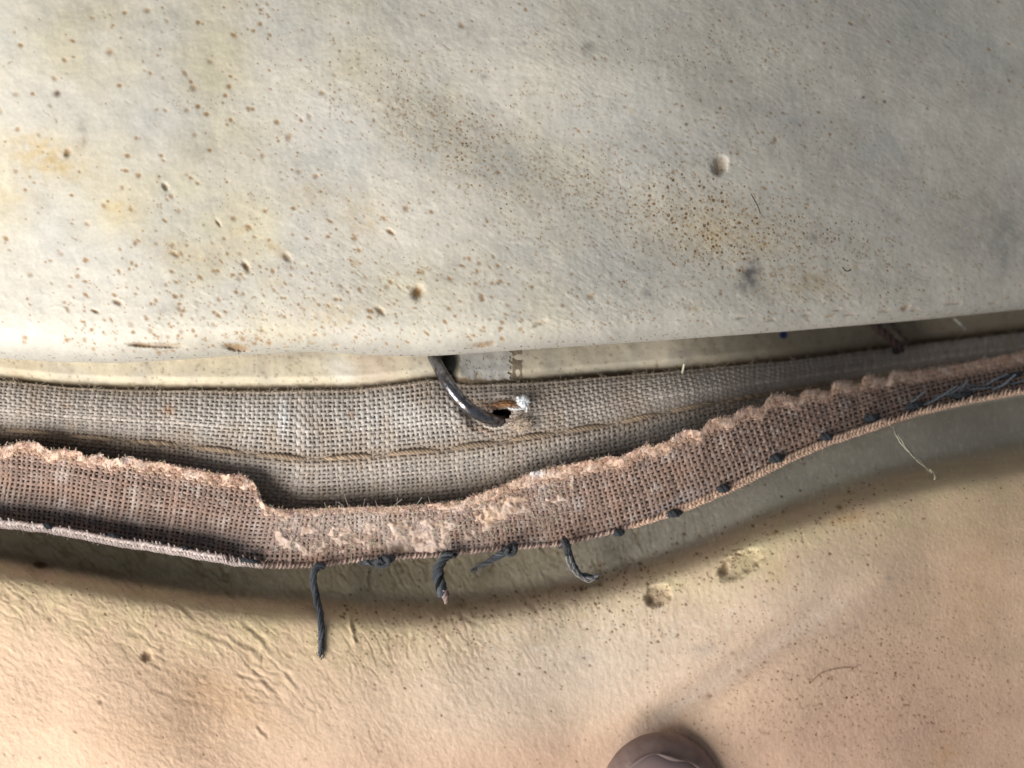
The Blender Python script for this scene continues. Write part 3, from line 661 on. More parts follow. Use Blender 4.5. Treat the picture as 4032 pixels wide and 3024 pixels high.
def fib_c(mb, P0, D, length, rad, colarr, seed, curl=.5, nn=5):
    r = np.random.default_rng(seed); m = len(P0); t = np.linspace(0, 1, nn)[None, :, None]
    side = r.normal(0, 1, (m, 1, 3)); L_ = length[:, None, None]
    P = P0[:, None, :] + D[:, None, :] * L_ * t + side * L_ * curl * 0.5 * t ** 2
    V, F, sh = tubes(W(P[..., 0], P[..., 1], P[..., 2]), rad, rad, 3)
    mb.add(V, F, np.repeat(colarr, nn * 3, axis=0))
fib_c(m_, np.stack([u, front_t(u) + off, z], 1), d, rng.uniform(3, 10, n), 1.1, colf, 13)
n = 900; u = rng.uniform(1050, 2250, n); vq = front_t(u) + rng.uniform(0, 1, n) * (front_b(u) - front_t(u)) * .75
z = front_z_at(u, vq) + rng.uniform(4, 12, n)
fib_c(m_, np.stack([u, vq, z], 1), np.stack([rng.normal(0, .8, n), rng.normal(0, .7, n), rng.random(n) * .25], 1), rng.uniform(10, 40, n), 0.9, np.stack([rng.uniform(.6, .8, n), rng.uniform(.5, .68, n), rng.uniform(.42, .6, n)], 1), 14)
m_.build('lint', M_fuzz, flap)['kind'] = 'stuff'

# dried adhesive smeared over the middle of the flap
ug, vg = np.meshgrid(np.arange(1010, 2260, 4.0), np.arange(1830, 2240, 4.0))
prox = sm(70, 10, np.abs(vg - np.interp(ug, [1040, 1100, 1200, 1500, 1700, 1800, 1900, 2000, 2150], [1975, 2090, 2130, 2110, 2105, 2070, 2020, 1975, 1930])) - np.interp(ug, [1040, 1200, 1500, 1700, 1900, 2150], [20, 30, 22, 40, 40, 20]))
nz_ = fbm(ug, vg, 110, 270, 4) + 0.5 * fbm(ug, vg, 34, 275, 3)
hgt = -16 + 30 * np.clip(prox * (0.62 + 1.3 * nz_), 0, 1)
hgt = hgt + 4.5 * fbm(ug, vg, 20, 280, 3) + 3 * (1 - np.abs(perlin((ug + vg) / 40, (vg - 0.4 * ug) / 9, 283)) * 2)
inside = (vg > front_t(ug) + 6) & (vg < front_b(ug) - 8)
vgc = np.clip(vg, front_t(ug) + 6, front_b(ug) - 8)
z = front_z_at(ug, vgc) + np.where(inside, hgt, -16)
c = np.array([0.62, 0.47, 0.39]) * np.ones(ug.shape + (3,))
c = mixc(c, (0.80, 0.64, 0.58), sm(0, 0.5, fbm(ug, vg, 60, 285, 3))); c = mixc(c, (0.36, 0.23, 0.16), 0.8 * sm(0.0, 0.5, fbm(ug, vg, 50, 288, 3)))
c = mixc(c, (0.74, 0.48, 0.32), 0.7 * ell(ug, vg, 1930, 2035, 60, 30) + 0.6 * ell(ug, vg, 1990, 1960, 100, 30))
fc = grid_faces(*ug.shape); keep = inside.ravel()[fc].any(axis=1) & (hgt.ravel()[fc].max(axis=1) > -9)
o = make_mesh('dried_adhesive', W(ug, vgc, z), fc[keep], M_fuzz, flap, c); o['label'] = 'lumpy pinkish dried adhesive smeared over the weave'

# selvedge: thin rolled edge with small overcast bumps along the seam, left and right
for (ua_, ub_, colr, sd) in [(1020, 2500, (0.50, 0.36, 0.31), 3), (-500, 1040, (0.86, 0.72, 0.68), 1), (2480, 4600, (0.66, 0.46, 0.35), 2)]:
    m_ = MB(); us = np.arange(ua_, ub_, 12.0) * 1.0
    vs = front_b(us); zsv = front_z_at(us, vs - 6.) + 14 * sm(1000, 800, us) - 16 * sm(960, 1040, us) * (us < 1500)
    for dv, rr0, pit in ((2, 9.5 if sd < 3 else 5.5, 26), (-14, 8.5, -30)):
        if sd == 3 and dv < 0: continue
        pts = np.stack([us, vs + dv + 4 * perlin(us / 50, us * 0, 400 + sd) + 2.5 * perlin(us / 14, us * 0, 404 + sd), zsv + 9 + 4 * perlin(us / 40, us * 0, 402)], 1)
        if dv < 0: pts = pts[(us < 900) | ((us > 2600) & (us < 3500))]
        rope(m_, pts, rr0, 2, pit, rr0 * .68, colr, n=int((ub_ - ua_) / 4), seed=sd * 40 + dv + 20, colvar=.14)
    nl = int((ub_ - ua_) / 17)
    for k in range(nl):                                          # overcast loops, uneven
        u0 = ua_ + k * 17 + rng.normal(0, 3); b0 = float(front_b(u0)); z0_ = float(front_z_at(np.array([u0]), np.array([b0 - 6.]))[0]) + 12
        h = (18 + 16 * rng.random()) * (1, .62, .5)[sd - 1]; z0_ += 10 if sd == 1 and u0 < 900 else 0; lean = 8 if sd == 1 else -6
        p0 = np.array([(u0 - lean, b0 - h, z0_ - 6), (u0 - lean * .4, b0 - h * .5, z0_ + 5), (u0 + 1, b0 + 1, z0_ + 7), (u0 + lean, b0 + 9, z0_ - 3)])
        V, F, _s = tubes(W(p0[:, 0], p0[:, 1], p0[:, 2])[None], np.array([[2.5, 4.5, 5.5, 3]]) * rng.uniform(.7, 1.2), 4.0, 6)
        m_.add(V, F, np.clip(np.array(colr) * rng.uniform(.6, 1.3), 0, 1))
    n = 700 if sd == 1 else 420
    uf = rng.uniform(ua_, ub_, n)
    fibres(m_, np.stack([uf, front_b(uf) - 4, front_z_at(uf, front_b(uf) - 6) + 14], 1), np.stack([rng.normal(0, .8, n), rng.normal(.1, .6, n), rng.random(n) * .3], 1), rng.uniform(6, 20, n), .8, np.array([colr]), 500 + sd)
    m_.build('selvedge', M_cloth, flap)['kind'] = 'stuff'

# dark seam stitches
dark = (0.035, 0.04, 0.05)
for k, (su, sv, le, r_) in enumerate([(190,2072,26,12),(450,2112,30,13),(730,2160,24,11),(985,2208,40,9),(2437,2098,16,15),(2655,2022,28,16),(2850,1925,20,16),(3058,1806,26,17),(3255,1722,22,16),(3430,1648,26,18),(3600,1600,40,18),(3790,1560,40,16),(2225,2148,24,9),(-60,2040,26,12),(3980,1480,46,12)]):
    zb = float(front_z_at(np.array([su * 1.]), np.array([min(sv, float(front_b(su)) - 4.)]))[0])
    zb += 14 if su > 2300 else 6 if su > 1000 else 24; r_ *= 1.15; m_ = MB(); a = math.radians(-20 if su > 2000 else 8)
    rope(m_, [(su - le * math.cos(a), sv - le * math.sin(a), zb - 10), (su - le * .5 * math.cos(a), sv - 3, zb + 14), (su + le * .4 * math.cos(a), sv + 2, zb + 15), (su + le * math.cos(a), sv + le * math.sin(a) + 2, zb - 10)],
         r_ * .8, 3, 50, r_ * .62, dark, n=14, seed=40 + k, taper=(.6, .6))
    m_.build('seam_stitch', M_thread, flap)
# grey-blue threads running in the seam on the right
m_ = MB()
for k in range(11):
    x0 = 3560 + k * 42 + rng.normal(0, 10); L_ = U_(60, 150)
    y0 = float(front_b(x0)) - U_(20, 60); y1 = float(front_b(x0 + L_)) - U_(20, 90)
    zb = float(front_z_at(np.array([x0]), np.array([y0]))[0]) + 12
    rope(m_, [(x0, y0, zb), (x0 + L_ * .5, (y0 + y1) / 2 + rng.normal(0, 10), zb + 10), (x0 + L_, y1, zb)], 4, 2, 30, 3, (0.17, 0.20, 0.24), seed=60 + k)
m_.build('loose_thread', M_thread, flap)['label'] = 'grey blue threads loose along the right end of the seam'

# ================================================================== lower latex panel
wa = np.concatenate([np.arange(-160, 1640, 4.1), np.arange(1640, 2700, 30.0)])
Wd_, U = np.meshgrid(wa, ua, indexing='ij')
B = front_b(U); Bs = fb_s(U); Vv = Bs + Wd_
Cc = crest_c(U); d = Vv - Cc
H = 190 + 90 * sm(1100, 300, U) + 120 * sm(2200, 3300, U)
wdt = 24 - 6 * sm(900, 0, U)
zz = -40 - 60 * sm(2700, 4000, U) + H / (1 + np.exp(-(d + 46) / wdt)) - 30 * np.exp(-((d + 78) / 40) ** 2) - 0.72 * np.clip(-d - 45, 0, 230) - np.clip(-Wd_, 0, 200) * (1.0 + 6 * sm(2600, 3600, U) + 1.6 * sm(1100, 700, U)) + 70 * (1 - np.exp(-np.clip(d, 0, None) / 420)) + 90 * sm(2300, 4300, U) / (1 + np.exp(-(d + 46) / wdt))
zz += 14 * ell(U, Vv, 0, 2115, 700, 50, 12) 
zz += -26 * sm(3300, 4100, U)
zz += 30 * fbm(U, Vv, 700, 300, 2)
# diagonal fold lower right
def seg_dist(u, v, a, b):
    ax, ay = a; bx, by = b; L2 = math.hypot(bx - ax, by - ay)
    tx, ty = (bx - ax) / L2, (by - ay) / L2
    al = (u - ax) * tx + (v - ay) * ty; pe = -(u - ax) * ty + (v - ay) * tx
    return al / L2, pe
al, pe = seg_dist(U, Vv + 0.00006 * (U - 2800) ** 2, (2330, 2975), (3330, 2330))
win = sm(-0.1, 0.3, al) * sm(1.15, 0.75, al)
zz += win * (-24 * np.exp(-((pe - 20) / 62) ** 2) + 15 * np.exp(-((pe + 60) / 66) ** 2) + 10 * np.exp(-((pe - 120) / 80) ** 2))
zz += 22 * ell(U, Vv, 3050, 2750, 420, 160, -35)
# wrinkles: ridged noise along a turning direction field
uw = U + 26 * fbm(U, Vv, 150, 310, 3); vw = Vv + 22 * fbm(U, Vv, 130, 315, 3)
wk = [sm(1500, 950, U), sm(950, 1500, U) * sm(2500, 1900, U), sm(1900, 2500, U)]
rot = []
for an_ in (39, 60, 82):
    c_, s_2 = math.cos(math.radians(an_)), math.sin(math.radians(an_)); rot.append((uw * c_ + vw * s_2, -uw * s_2 + vw * c_))
def blend(fn): return sum(w_ * fn(X_, Y_) for w_, (X_, Y_) in zip(wk, rot))
near = np.exp(-(np.clip(d - 30, 0, None) / 300) ** 2) * sm(3100, 2300, U)
leftw = ell(U, Vv, 1120, 2640, 430, 300, 38) * 1.1
mw = np.clip(near + leftw, 0, 1.2)
def iridge(lx, ly, seed, k, p):
    def fn(X, Y):
        n_ = perlin(X / lx, Y / ly, seed) + 0.55 * perlin(X / lx * 2.3 + 4, Y / ly * 1.9, seed + 1) + 0.2 * perlin(uw / ly * 1.7, vw / ly * 1.7, seed + 2)
        return np.clip(1 - np.abs(n_) * k, 0, 1) ** p
    return blend(fn)
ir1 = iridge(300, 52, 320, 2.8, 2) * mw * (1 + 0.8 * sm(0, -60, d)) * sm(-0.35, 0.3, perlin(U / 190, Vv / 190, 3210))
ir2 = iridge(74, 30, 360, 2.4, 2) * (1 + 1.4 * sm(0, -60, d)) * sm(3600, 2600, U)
zz -= 1.9 * ir1
zz -= 0.8 * ir2 * (0.25 + mw) * sm(-0.4, 0.3, perlin(U / 90, Vv / 90, 3211))
zz += 1.5 * blend(lambda X, Y: fbm(X, Y * 1.6, 38, 326, 3)) * (0.3 + 0.7 * sm(4000, 2600, U))
zz += 0.8 * blend(lambda X, Y: fbm(X, Y * 1.8, 13, 330, 2))
flk = np.clip(blend(lambda X, Y: perlin(X / 30, Y / 14, 333)) - 0.2, 0, 1)
zz += 1.5 * flk * (0.45 + 0.8 * np.clip(near, 0, 1)) * sm(3600, 2800, U)
# long creases seen on the left
for (a, b2, dep, wd2) in [((960,2440),(1090,2580),8,9),((900,2500),(1065,2600),7,8),((1000,2620),(1110,2760),9,8),((930,2640),(1060,2690),7,7),((700,2450),(960,2560),5,9),((1010,2850),(1060,2905),8,7),
                      ((600,2330),(830,2460),5,8),((1120,2640),(1180,2720),7,7),((860,2230),(1010,2330),8,10),((940,2215),(1060,2380),9,10),((1330,2230),(1420,2330),4,9),((1600,2330),(1760,2440),8,8),
                      ((1700,2350),(1900,2470),7,8),((2000,2260),(2120,2420),8,9),((2110,2240),(2300,2350),6,8),((560,2700),(900,2800),3,10)]:
    al, pe = seg_dist(uw * .6 + U * .4, vw * .6 + Vv * .4, a, b2)
    w_ = sm(-0.05, 0.2, al) * sm(1.05, 0.8, al)
    dep = dep * .42; pe = pe + 7 * perlin(al * 3, al * 0 + a[0], 370) ; wd2 = wd2 * 1.1
    zz -= dep * w_ * (0.6 + 0.8 * np.abs(perlin(al * 2.5, al * 0 + a[1], 371))) * np.exp(-(pe / wd2) ** 2); zz += 0.5 * dep * w_ * np.exp(-((pe - wd2 * 2) / wd2) ** 2)
f = Field(U, Vv, STEP, 4.1); f.rmax = len(wa)
scatter(260, lambda: U_(1300, 2600), lambda u: crest_c(u) + rng.normal(10, 110), lambda: 3 + 2.6 * rng.random() ** 3, (0.5, 0.95), 0.2)
scatter(240, lambda: U_(2400, 3500), lambda u: crest_c(u) + rng.normal(30, 130), lambda: 2.8 + 3.0 * rng.random() ** 3, (0.4, 0.95), 0.2)
scatter(1300, lambda: np.clip(rng.normal(3350, 420), 2550, 4100), lambda u: np.clip(rng.normal(2700, 190), 2050, 3060), lambda: 2.6 + 2.0 * rng.random() ** 3, (0.2, 0.6), 0.3)
scatter(160, lambda: U_(0, 4032), lambda u: U_(crest_c(u), 3040), lambda: 3 + 3 * rng.random() ** 3, (0.25, 0.7), 0.2)
for _ in range(60):
    r1 = rng.random(); f.stamp(2915 + rng.normal(0, 48), 2195 + rng.normal(0, 30) , 3 + 2 * r1, 3 + 2 * r1, 0, 4, U_(.6, 1))
for _ in range(26):
    f.stamp(2605 + rng.normal(0, 26), 2345 + rng.normal(0, 24), 3.5 + rng.random() * 3, 3.5, 0, 5, U_(.6, 1))
for t in [(578,2583,19,18,0,16,.6,3),(640,2553,10,10,0,10,.6),(548,2648,8,8,0,9,.6),(395,2765,9,9,0,10,.7),(160,2225,24,15,0,26,1.0,4),(198,2435,9,10,0,8,.6),(108,2450,9,8,0,8,.45),(90,2358,8,10,0,8,.5),(558,2310,6,6,0,8,.5),(640,2430,10,12,0,8,.3),
          (2590,2345,50,38,-20,26,.34,6),(2562,2362,14,22,20,14,.45,4),
          (2915,2225,90,42,-32,26,.22,6),(2852,2243,18,28,15,16,.5,4),(2990,2190,44,30,-30,4,.25,3),
          (2916,2184,18,5,10,9,1.0),(2955,2175,14,5,-15,8,.9),(2695,2103,8,9,0,9,.9),(2519,2220,8,8,0,10,.9),(2665,2140,8,6,0,8,.8),
          (2300,2590,6,5,0,6,.8),(2893,2416,5,4,0,5,1.),(2671,2498,6,5,0,6,1.),(3011,2608,6,5,0,6,1.),(2792,2740,11,12,0,10,.5),(2911,2640,9,9,0,8,.5),(2940,2662,7,7,0,7,.55),(2885,2572,8,8,0,8,.55),(3570,2775,14,4,5,5,.8),
          (2325,2233,7,8,0,8,.9),(2380,2220,6,6,0,7,.8),(2290,2320,10,10,0,10,.9),(1585,2248,9,10,0,8,.6),(1655,2430,9,5,0,9,.8),(1700,2440,6,6,0,7,.7),(2010,2420,7,6,0,8,.8),(3305,1998,12,9,20,9,.8)]:
    f.stamp(*t)
zz += f.dz
# thin raised hair-like rubber strings
for pts in [[(1452,2240),(1440,2290),(1462,2340),(1478,2400)],[(1290,2335),(1345,2345),(1372,2400),(1380,2470),(1398,2530)]]:
    for a, b2 in zip(pts[:-1], pts[1:]):
        al, pe = seg_dist(U, Vv, a, b2); w_ = sm(-0.12, 0.05, al) * sm(1.12, 0.95, al)
        zz += 4 * w_ * np.exp(-(pe / 6) ** 2); zz -= 2.5 * w_ * np.exp(-((pe + 13) / 7) ** 2)
base = np.array([0.66, 0.465, 0.33]) * np.ones(U.shape + (3,))
yel = np.exp(-((d - 30) / 190) ** 2)
base = mixc(base, (0.66, 0.54, 0.32), 0.7 * yel * np.clip(0.8 + fbm(U, Vv, 120, 340, 3), 0, 1))
base = mixc(base, (0.52, 0.47, 0.33), 0.75 * sm(-30, -130, d) )  # shadow band of the valley tinted into the base colour
base = mixc(base, (0.52, 0.52, 0.50), 0.55 * sm(-40, -140, d) * sm(1900, 2600, U))  # greyer painted shadow along the valley's right part
base = mixc(base, (0.69, 0.58, 0.48), 0.75 * ell(U, Vv, 2250, 2620, 720, 260, -12) + 0.3 * ell(U, Vv, 3200, 2300, 300, 150, -20))
base = mixc(base, (0.60, 0.39, 0.29), 0.55 * sm(2750, 3000, Vv + 0.10 * (U - 2000) - 60) + 0.55 * ell(U, Vv, 3500, 2700, 520, 260))
base = mixc(base, (0.66, 0.42, 0.25), 0.45 * ell(U, Vv, 820, 2730, 160, 90, 20) + 0.3 * ell(U, Vv, 600, 2900, 300, 100))
base = mixc(base, (0.36, 0.36, 0.37), 0.24 * win * np.exp(-((seg_dist(U, Vv, (2330,2975),(3330,2330))[1] - 22) / 46) ** 2))  # shade in the fold's groove painted as a grey stripe
base = mixc(base, (0.80, 0.78, 0.74), 0.35 * sm(0.2, 0.6, fbm(U, Vv, 46, 345, 3)) * ell(U, Vv, 2300, 2520, 700, 170, -10))
base = mixc(base, (0.72, 0.62, 0.38), 0.6 * ell(U, Vv, 2990, 2140, 70, 60, -30) + 0.6 * ell(U, Vv, 2650, 2300, 60, 34, -25) + 0.5 * ell(U, Vv, 2915, 2225, 110, 60, -30))
for (cu, cv, ru, rv, an, k, kind) in [(3330,2045,60,20,-10,.45,'o'),(3360,2030,80,40,0,.2,'o'),(3720,2960,90,60,-50,.35,'o'),(3060,2260,60,60,0,.35,'y'),(2300,2590,40,20,0,.2,'g'),(3500,2275,14,12,0,.4,'g'),(2780,2560,60,30,0,.3,'g'),
                      (3050,2100,20,8,0,.6,'o'),(160,2225,30,20,0,.75,'d'),(950,2780,200,60,30,.22,'o'),(3850,2300,140,300,10,.22,'o'),(3300,2450,200,70,-20,.15,'g')]:
    base = mixc(base, {'y': (0.60,0.42,0.18), 'o': (0.48,0.27,0.10), 'g': (0.25,0.26,0.28), 'd': (0.04, 0.03, 0.02)}[kind], k * ell(U, Vv, cu, cv, ru, rv, an) * np.clip(0.8 + fbm(U, Vv, 34, 350, 3), 0.2, 1.3))
base = mixc(base, (0.30, 0.21, 0.11), 0.30 * ir1 + 0.10 * ir2 * (0.3 + mw)); base = mixc(base, (0.80, 0.74, 0.60), 0.35 * np.clip(flk * 2, 0, 1) * sm(20, -60, d))  # wrinkle shading painted into creases with grime; valley flakes painted lighter
base = mixc(base, (0.14, 0.065, 0.025), f.dark * 0.95)
micro = 0.5 * ell(U, Vv, 3350, 2680, 700, 330) + 0.35 * np.exp(-((d - 20) / 120) ** 2) + 0.12
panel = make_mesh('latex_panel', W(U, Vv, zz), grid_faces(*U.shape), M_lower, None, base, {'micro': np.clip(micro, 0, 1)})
tag(panel, 'wrinkled peach tan latex panel with burst bubbles below the canvas flap', 'panel')

PU, PV, PZ = ua, Vv, zz
def lower_z(u, v):
    j = np.argmin(abs(PU - u)); col = PV[:, j]; i = int(np.argmin(abs(col - v))); return float(PZ[i, j])

# dangling thread ends
def dangler(pts, rad, plies, pitch, label, col=(0.055, 0.062, 0.075), taper=(1, .8), loose=.2, seed=0, extra=None, ply_r=None, fuzz=150):
    pts = [(a_, b_, max(c_ - 14, lower_z(a_, b_) + rad * 0.9) if k_ > 1 else c_ - 14) for k_, (a_, b_, c_) in enumerate(pts)]
    m_ = MB(); rope(m_, pts, rad * 1.3, plies + 3, pitch * 1.25, ply_r or rad * .52, col, seed=seed, taper=taper, loose=loose + .3, colvar=.4)
    e0, e1 = np.array(pts[-2], float), np.array(pts[-1], float); dd = (e1 - e0) / np.linalg.norm(e1 - e0)
    fibres(m_, np.repeat(e1[None] - dd * 6, 26, 0) + rng.normal(0, rad * .35, (26, 3)), np.repeat(dd[None], 26, 0), rng.uniform(10, 24, 26), 1.5, np.array([[.09, .09, .10]]), seed + 50)
    if extra: extra(m_)
    r = np.random.default_rng(seed); p = np.array(pts, float)
    i = r.integers(0, len(p) - 1, fuzz); t = r.random((fuzz, 1)); P0 = p[i] * (1 - t) + p[i + 1] * t + r.normal(0, rad * .5, (fuzz, 3))
    fibres(m_, P0, r.normal(0, .6, (fuzz, 3)), r.uniform(8, 18, fuzz), 0.8, np.array([[.14, .14, .15]]), seed)
    o = m_.build('thread_end', M_thread, flap); o['label'] = label
dangler([(1275,2226,12),(1250,2228,34),(1234,2252,44),(1233,2295,50),(1247,2353,66),(1260,2416,106),(1266,2480,140),(1265,2530,160),(1264,2572,172)], 13, 3, 190, 'long straight charcoal thread end hanging lowest from the seam', seed=1, loose=.1, taper=(1, .75))
def knotB(m):
    rope(m, [(1505,2190,40),(1532,2202,46),(1530,2222,42),(1500,2232,38),(1478,2218,40),(1496,2200,50)], 10, 3, 30, 6.5, (0.05,.055,.065), seed=72)
dangler([(1420,2216,18),(1450,2214,34),(1490,2216,42),(1530,2206,40),(1545,2196,10)], 14, 3, 44, 'short charcoal knot lying just right of the longest thread end', seed=2, extra=knotB, taper=(.4, .9))
def tipC(m):
    rope(m, [(1748,2325,58),(1754,2350,64),(1756,2378,70)], 15, 4, 80, 7, (0.42, 0.30, 0.27), seed=73, taper=(1, .4), loose=.5)
dangler([(1790,2182,6),(1764,2184,34),(1740,2206,46),(1726,2240,48),(1724,2270,50),(1732,2305,56),(1745,2345,62)], 19, 3, 120, 'thick charcoal thread end with a pale fluffy tip', seed=3, extra=tipC, loose=.3, taper=(.8, 1.1))
def knotD(m):
    rope(m, [(2020,2150,30),(2035,2165,40),(2018,2186,42),(1992,2182,44),(2000,2160,48)], 9, 3, 30, 6, (0.05,.055,.065), seed=74)
dangler([(2030,2146,10),(2005,2160,36),(1973,2184,44),(1930,2208,40),(1890,2230,34),(1872,2240,30)], 13, 3, 70, 'short charcoal thread end pointing down to the left from a knot', seed=4, extra=knotD, taper=(1.1, .25))
def fray(m):
    for j, dx in enumerate([-9, -3, 4, 10]):
        rope(m, [(2236 + dx, 2190, 36), (2254 + dx, 2236, 44), (2284 + dx, 2272 + dx * .3, 52), (2322 + dx * .5, 2284 - dx, 58), (2350 + dx, 2272 - dx, 58)], 5, 2, 60, 3.8, (0.10, 0.115, 0.14) if j % 2 else (0.26, 0.24, 0.22), seed=80 + j)
dangler([(2222,2126,10),(2230,2140,34),(2238,2180,36),(2256,2230,42),(2290,2270,48),(2338,2274,54)], 12, 4, 260, 'frayed charcoal thread end curling to the right under the flap', seed=5, extra=fray, loose=.6, ply_r=6, taper=(1, .9))
adopt(flap)

# ================================================================== small things
def hair(pts, r0, col, label, cat='hair', name='hair', plies=1, rad=.1, grp=None):
    m_ = MB(); rope(m_, pts, rad, plies, 60, r0, col, seed=len(pts))
    o = m_.build(name, M_thread); tag(o, label, cat, grp); return o
hair([(2958,764,262),(2972,790,264),(2986,815,266),(2994,842,262)], 1.8, (0.03,0.03,0.03), 'fine dark hair lying on the cream cushion below the burst bubble')
hair([(3318,1052,262),(3326,1066,264),(3342,1070,264),(3350,1062,262)], 2.2, (0.05,0.035,0.03), 'tiny curled dark hair on the lower right of the cream cushion')
hair([(u_, v_, lower_z(u_, v_) + 4) for u_, v_ in [(3195,2685),(3232,2650),(3280,2636),(3320,2630),(3375,2628)]], 1.0, (0.30,0.17,0.13), 'fine brown hair lying on the tan panel at lower right')  # scratch represented by an added thin strand
# translucent string of old glue stretched from the flap to the panel
gp = [(3508,1668),(3530,1712),(3560,1756),(3600,1800),(3640,1835),(3672,1862),(3680,1885)]
m_ = MB(); zs = [float(front_z_at(np.array([3508.]), np.array([1650.]))[0]) + 6, 20, 44, 76, 108, 128, 130]
zs = [max(a, lower_z(u_, v_) + 6) for a, (u_, v_) in zip(zs, gp)]
rope(m_, [(a, b_, c_) for (a, b_), c_ in zip(gp, zs)], 8, 3, 420, 2.2, (0.50, 0.46, 0.36), seed=3, loose=.9)
rope(m_, [(3660,1850,zs[5]+2),(3676,1862,zs[5]+6),(3684,1880,zs[6]+4),(3678,1893,zs[6])], 4, 2, 40, 3.4, (0.66, 0.58, 0.42), seed=6)
o = m_.build('glue_string', M_thread); tag(o, 'pale stringy strand of old glue stretched from the flap down to the tan panel', 'glue')
# dark twisted cords deep in the gap on the right
m_ = MB(); _, _, zq = back_surface(np.array([3450.]), np.array([40.])); zq = float(zq[0])
rope(m_, [(3420,1250,zq+10),(3455,1290,zq+26),(3500,1330,zq+34),(3535,1362,zq+30),(3545,1385,zq+14)], 20, 3, 90, 11, (0.085, 0.05, 0.045), seed=8, loose=.3)
rope(m_, [(3470,1240,zq+20),(3520,1290,zq+34),(3560,1330,zq+34),(3580,1362,zq+24)], 8, 2, 70, 6, (0.05, 0.035, 0.03), seed=9)
V, F, _s = tubes(W(np.array([3528., 3534, 3540]), np.array([1378., 1382, 1388]), np.array([zq+14, zq+30, zq+34]))[None], np.array([[21., 23, 5]]), np.array([[19., 20, 5]]), 14); m_.add(V, F, (0.015, 0.015, 0.018))
o = m_.build('cord', M_thread); tag(o, 'dark twisted cord with a black knot deep in the gap at right', 'cord')
hair([(3755,1255,zq+60),(3785,1275,zq+64),(3800,1296,zq+56)], 5, (0.40,0.39,0.36), 'short pale fibre in the darkest right end of the gap', 'fibre', 'fibre', 2, 3)
_, _, zq = back_surface(np.array([2688.]), np.array([0.])); zq = float(zq[0])
hair([(2686,1470,zq+6),(2690,1452,zq+24),(2694,1432,zq+36)], 4, (0.58,0.57,0.44), 'pale yellowish splinter sticking up at the top edge of the tape', 'splinter', 'splinter')

# ================================================================== thumb
sk, nt, b = new_mat('dark skin'); co = px_coords(nt)
nn1 = N(nt, 'ShaderNodeTexNoise'); nn1.inputs['Scale'].default_value = 2.2; nn1.inputs['Detail'].default_value = 5; nt.links.new(co, nn1.inputs['Vector'])
cr = N(nt, 'ShaderNodeValToRGB'); e = cr.color_ramp.elements; e[0].position = .3; e[0].color = (0.19, 0.125, 0.11, 1); e[1].position = .7; e[1].color = (0.27, 0.19, 0.175, 1)
nt.links.new(nn1.outputs[0], cr.inputs[0]); nt.links.new(cr.outputs[0], b.inputs['Base Color']); b.inputs['Roughness'].default_value = .62
wv = N(nt, 'ShaderNodeTexNoise'); wv.inputs['Scale'].default_value = 14; nt.links.new(co, wv.inputs['Vector'])
bp = N(nt, 'ShaderNodeBump'); bp.inputs['Strength'].default_value = .3; bp.inputs['Distance'].default_value = 4 * PX; nt.links.new(wv.outputs[0], bp.inputs['Height']); nt.links.new(bp.outputs[0], b.inputs['Normal'])
b.inputs['Subsurface Weight'].default_value = .1; b.inputs['Subsurface Scale'].default_value = .001
nm, nt, b = new_mat('fingernail'); b.inputs['Base Color'].default_value = (0.27, 0.195, 0.19, 1); b.inputs['Roughness'].default_value = .3; b.inputs['Coat Weight'].default_value = .2
nm2, nt, b = new_mat('nail rim'); b.inputs['Base Color'].default_value = (0.25, 0.185, 0.175, 1); b.inputs['Roughness'].default_value = .45

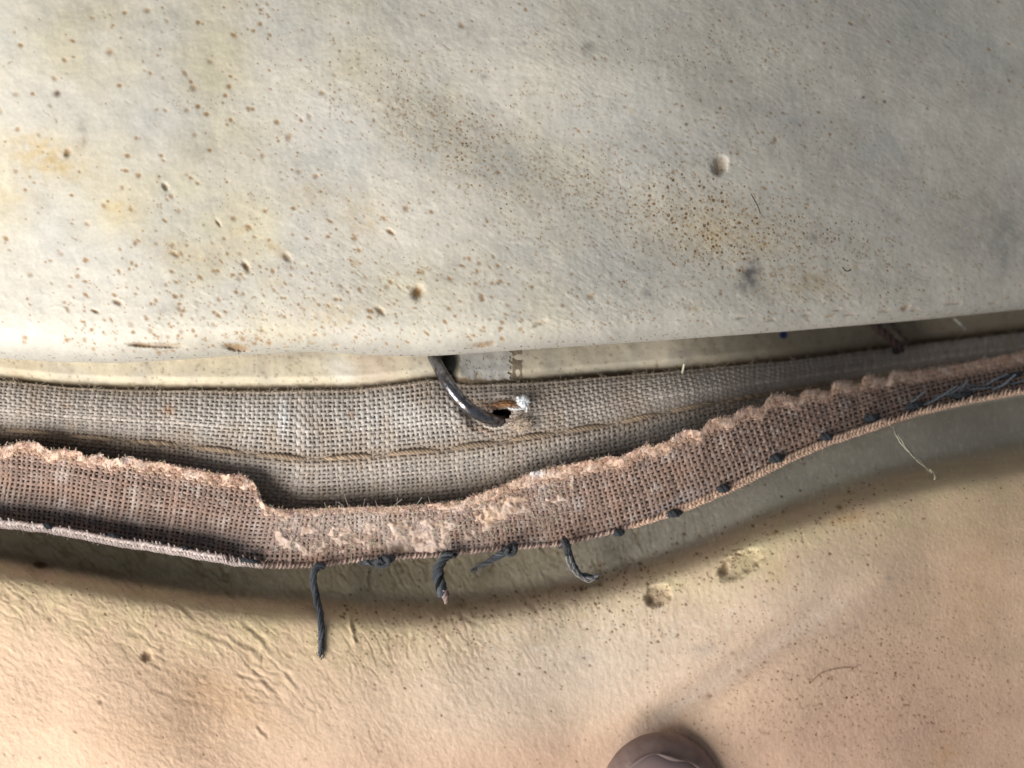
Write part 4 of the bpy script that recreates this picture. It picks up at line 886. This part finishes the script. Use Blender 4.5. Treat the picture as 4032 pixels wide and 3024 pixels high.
ZP = lower_z(2620, 2960)
cz = ZP + 62
def finger_pt(a, th):
    """a = distance from the tip along the thumb, th = angle round it (0 = towards the camera)"""
    Rw = 246.0; Rh = 122.0
    t = np.clip(a / 330.0, 0, 1); k = np.sqrt(1 - (1 - t) ** 2.25)
    wx = Rw * k * (1 + 0.05 * np.sin(a / 260.0)) * (1 - .04 * sm(400, 700, a)); wz = Rh * k
    u = 2604 + wx * np.sin(th) + a * 0.02 + 10 * np.sin(th) * (1 - t)
    v = 2884 + a
    z = cz + wz * np.cos(th) - 30 * (1 - t) + 0.06 * np.clip(a - 200, 0, 900)
    return u, v, z
aF = np.concatenate([np.linspace(0, 1, 40) ** 2 * 330, np.linspace(340, 1500, 50)]); thF = np.linspace(0, 2 * np.pi, 73)
AF, TF = np.meshgrid(aF, thF, indexing='ij')
u, v, z = finger_pt(AF, TF)
# nail bed: slightly flattened with side folds
nb = sm(120, 150, AF) * np.exp(-(np.minimum(TF, 2 * np.pi - TF) / 0.75) ** 6)
z = z - 10 * nb
z += 2.0 * fbm(u, v, 40, 360, 3)
thumb = make_mesh('person', W(u, v, z), grid_faces(*AF.shape), sk, None, np.ones(AF.shape + (3,)))
tag(thumb, "tip of a person's brown thumb pressing on the tan panel at the bottom edge", 'person')
nu_ = np.linspace(-0.72, 0.80, 31); na = np.linspace(0, 1, 40)
NA, NT = np.meshgrid(na, nu_, indexing='ij')
front_edge = 92 + 70 * (NT / 0.8) ** 2 + 10 * np.sin(NT * 7)
aN = front_edge + NA * 620
u, v, z = finger_pt(aN, NT)
z = z + 9 - 12 * np.exp(-NA / 0.02) * 0.6 - 26 * (np.abs(NT) / 0.8) ** 8
make_mesh('nail', W(u, v, z), grid_faces(*NA.shape), nm, thumb, np.ones(NA.shape + (3,)))
tN = np.linspace(-0.66, 0.74, 40); fe_ = 92 + 70 * (tN / 0.8) ** 2 + 10 * np.sin(tN * 7)
u, v, z = finger_pt(fe_ - 2, tN)
V, F, _s = tubes(W(u, v, z + 6)[None], (4 + 3 * np.sin(tN * 9))[None], 3, 8)
m_ = MB(); m_.add(V, F); m_.build('nail_edge', nm2, thumb)

# ================================================================== dark blocker sheet below everything, added unseen to keep light out
x, y = np.meshgrid(np.linspace(-1600, 5600, 12), np.linspace(-1200, 4200, 10))
m_, nt, b = new_mat('dark underside'); b.inputs['Base Color'].default_value = (0.03, 0.024, 0.02, 1); b.inputs['Roughness'].default_value = .9
o = make_mesh('ground', np.stack([(x - 2016) * PX, (1512 - y) * PX, -0.052 + 0 * x], -1), grid_faces(*x.shape), m_)  # unseen dark sheet added to block light from below
o['kind'] = 'structure'
print('tris', sum(len(m.polygons) * 2 for m in bpy.data.meshes))
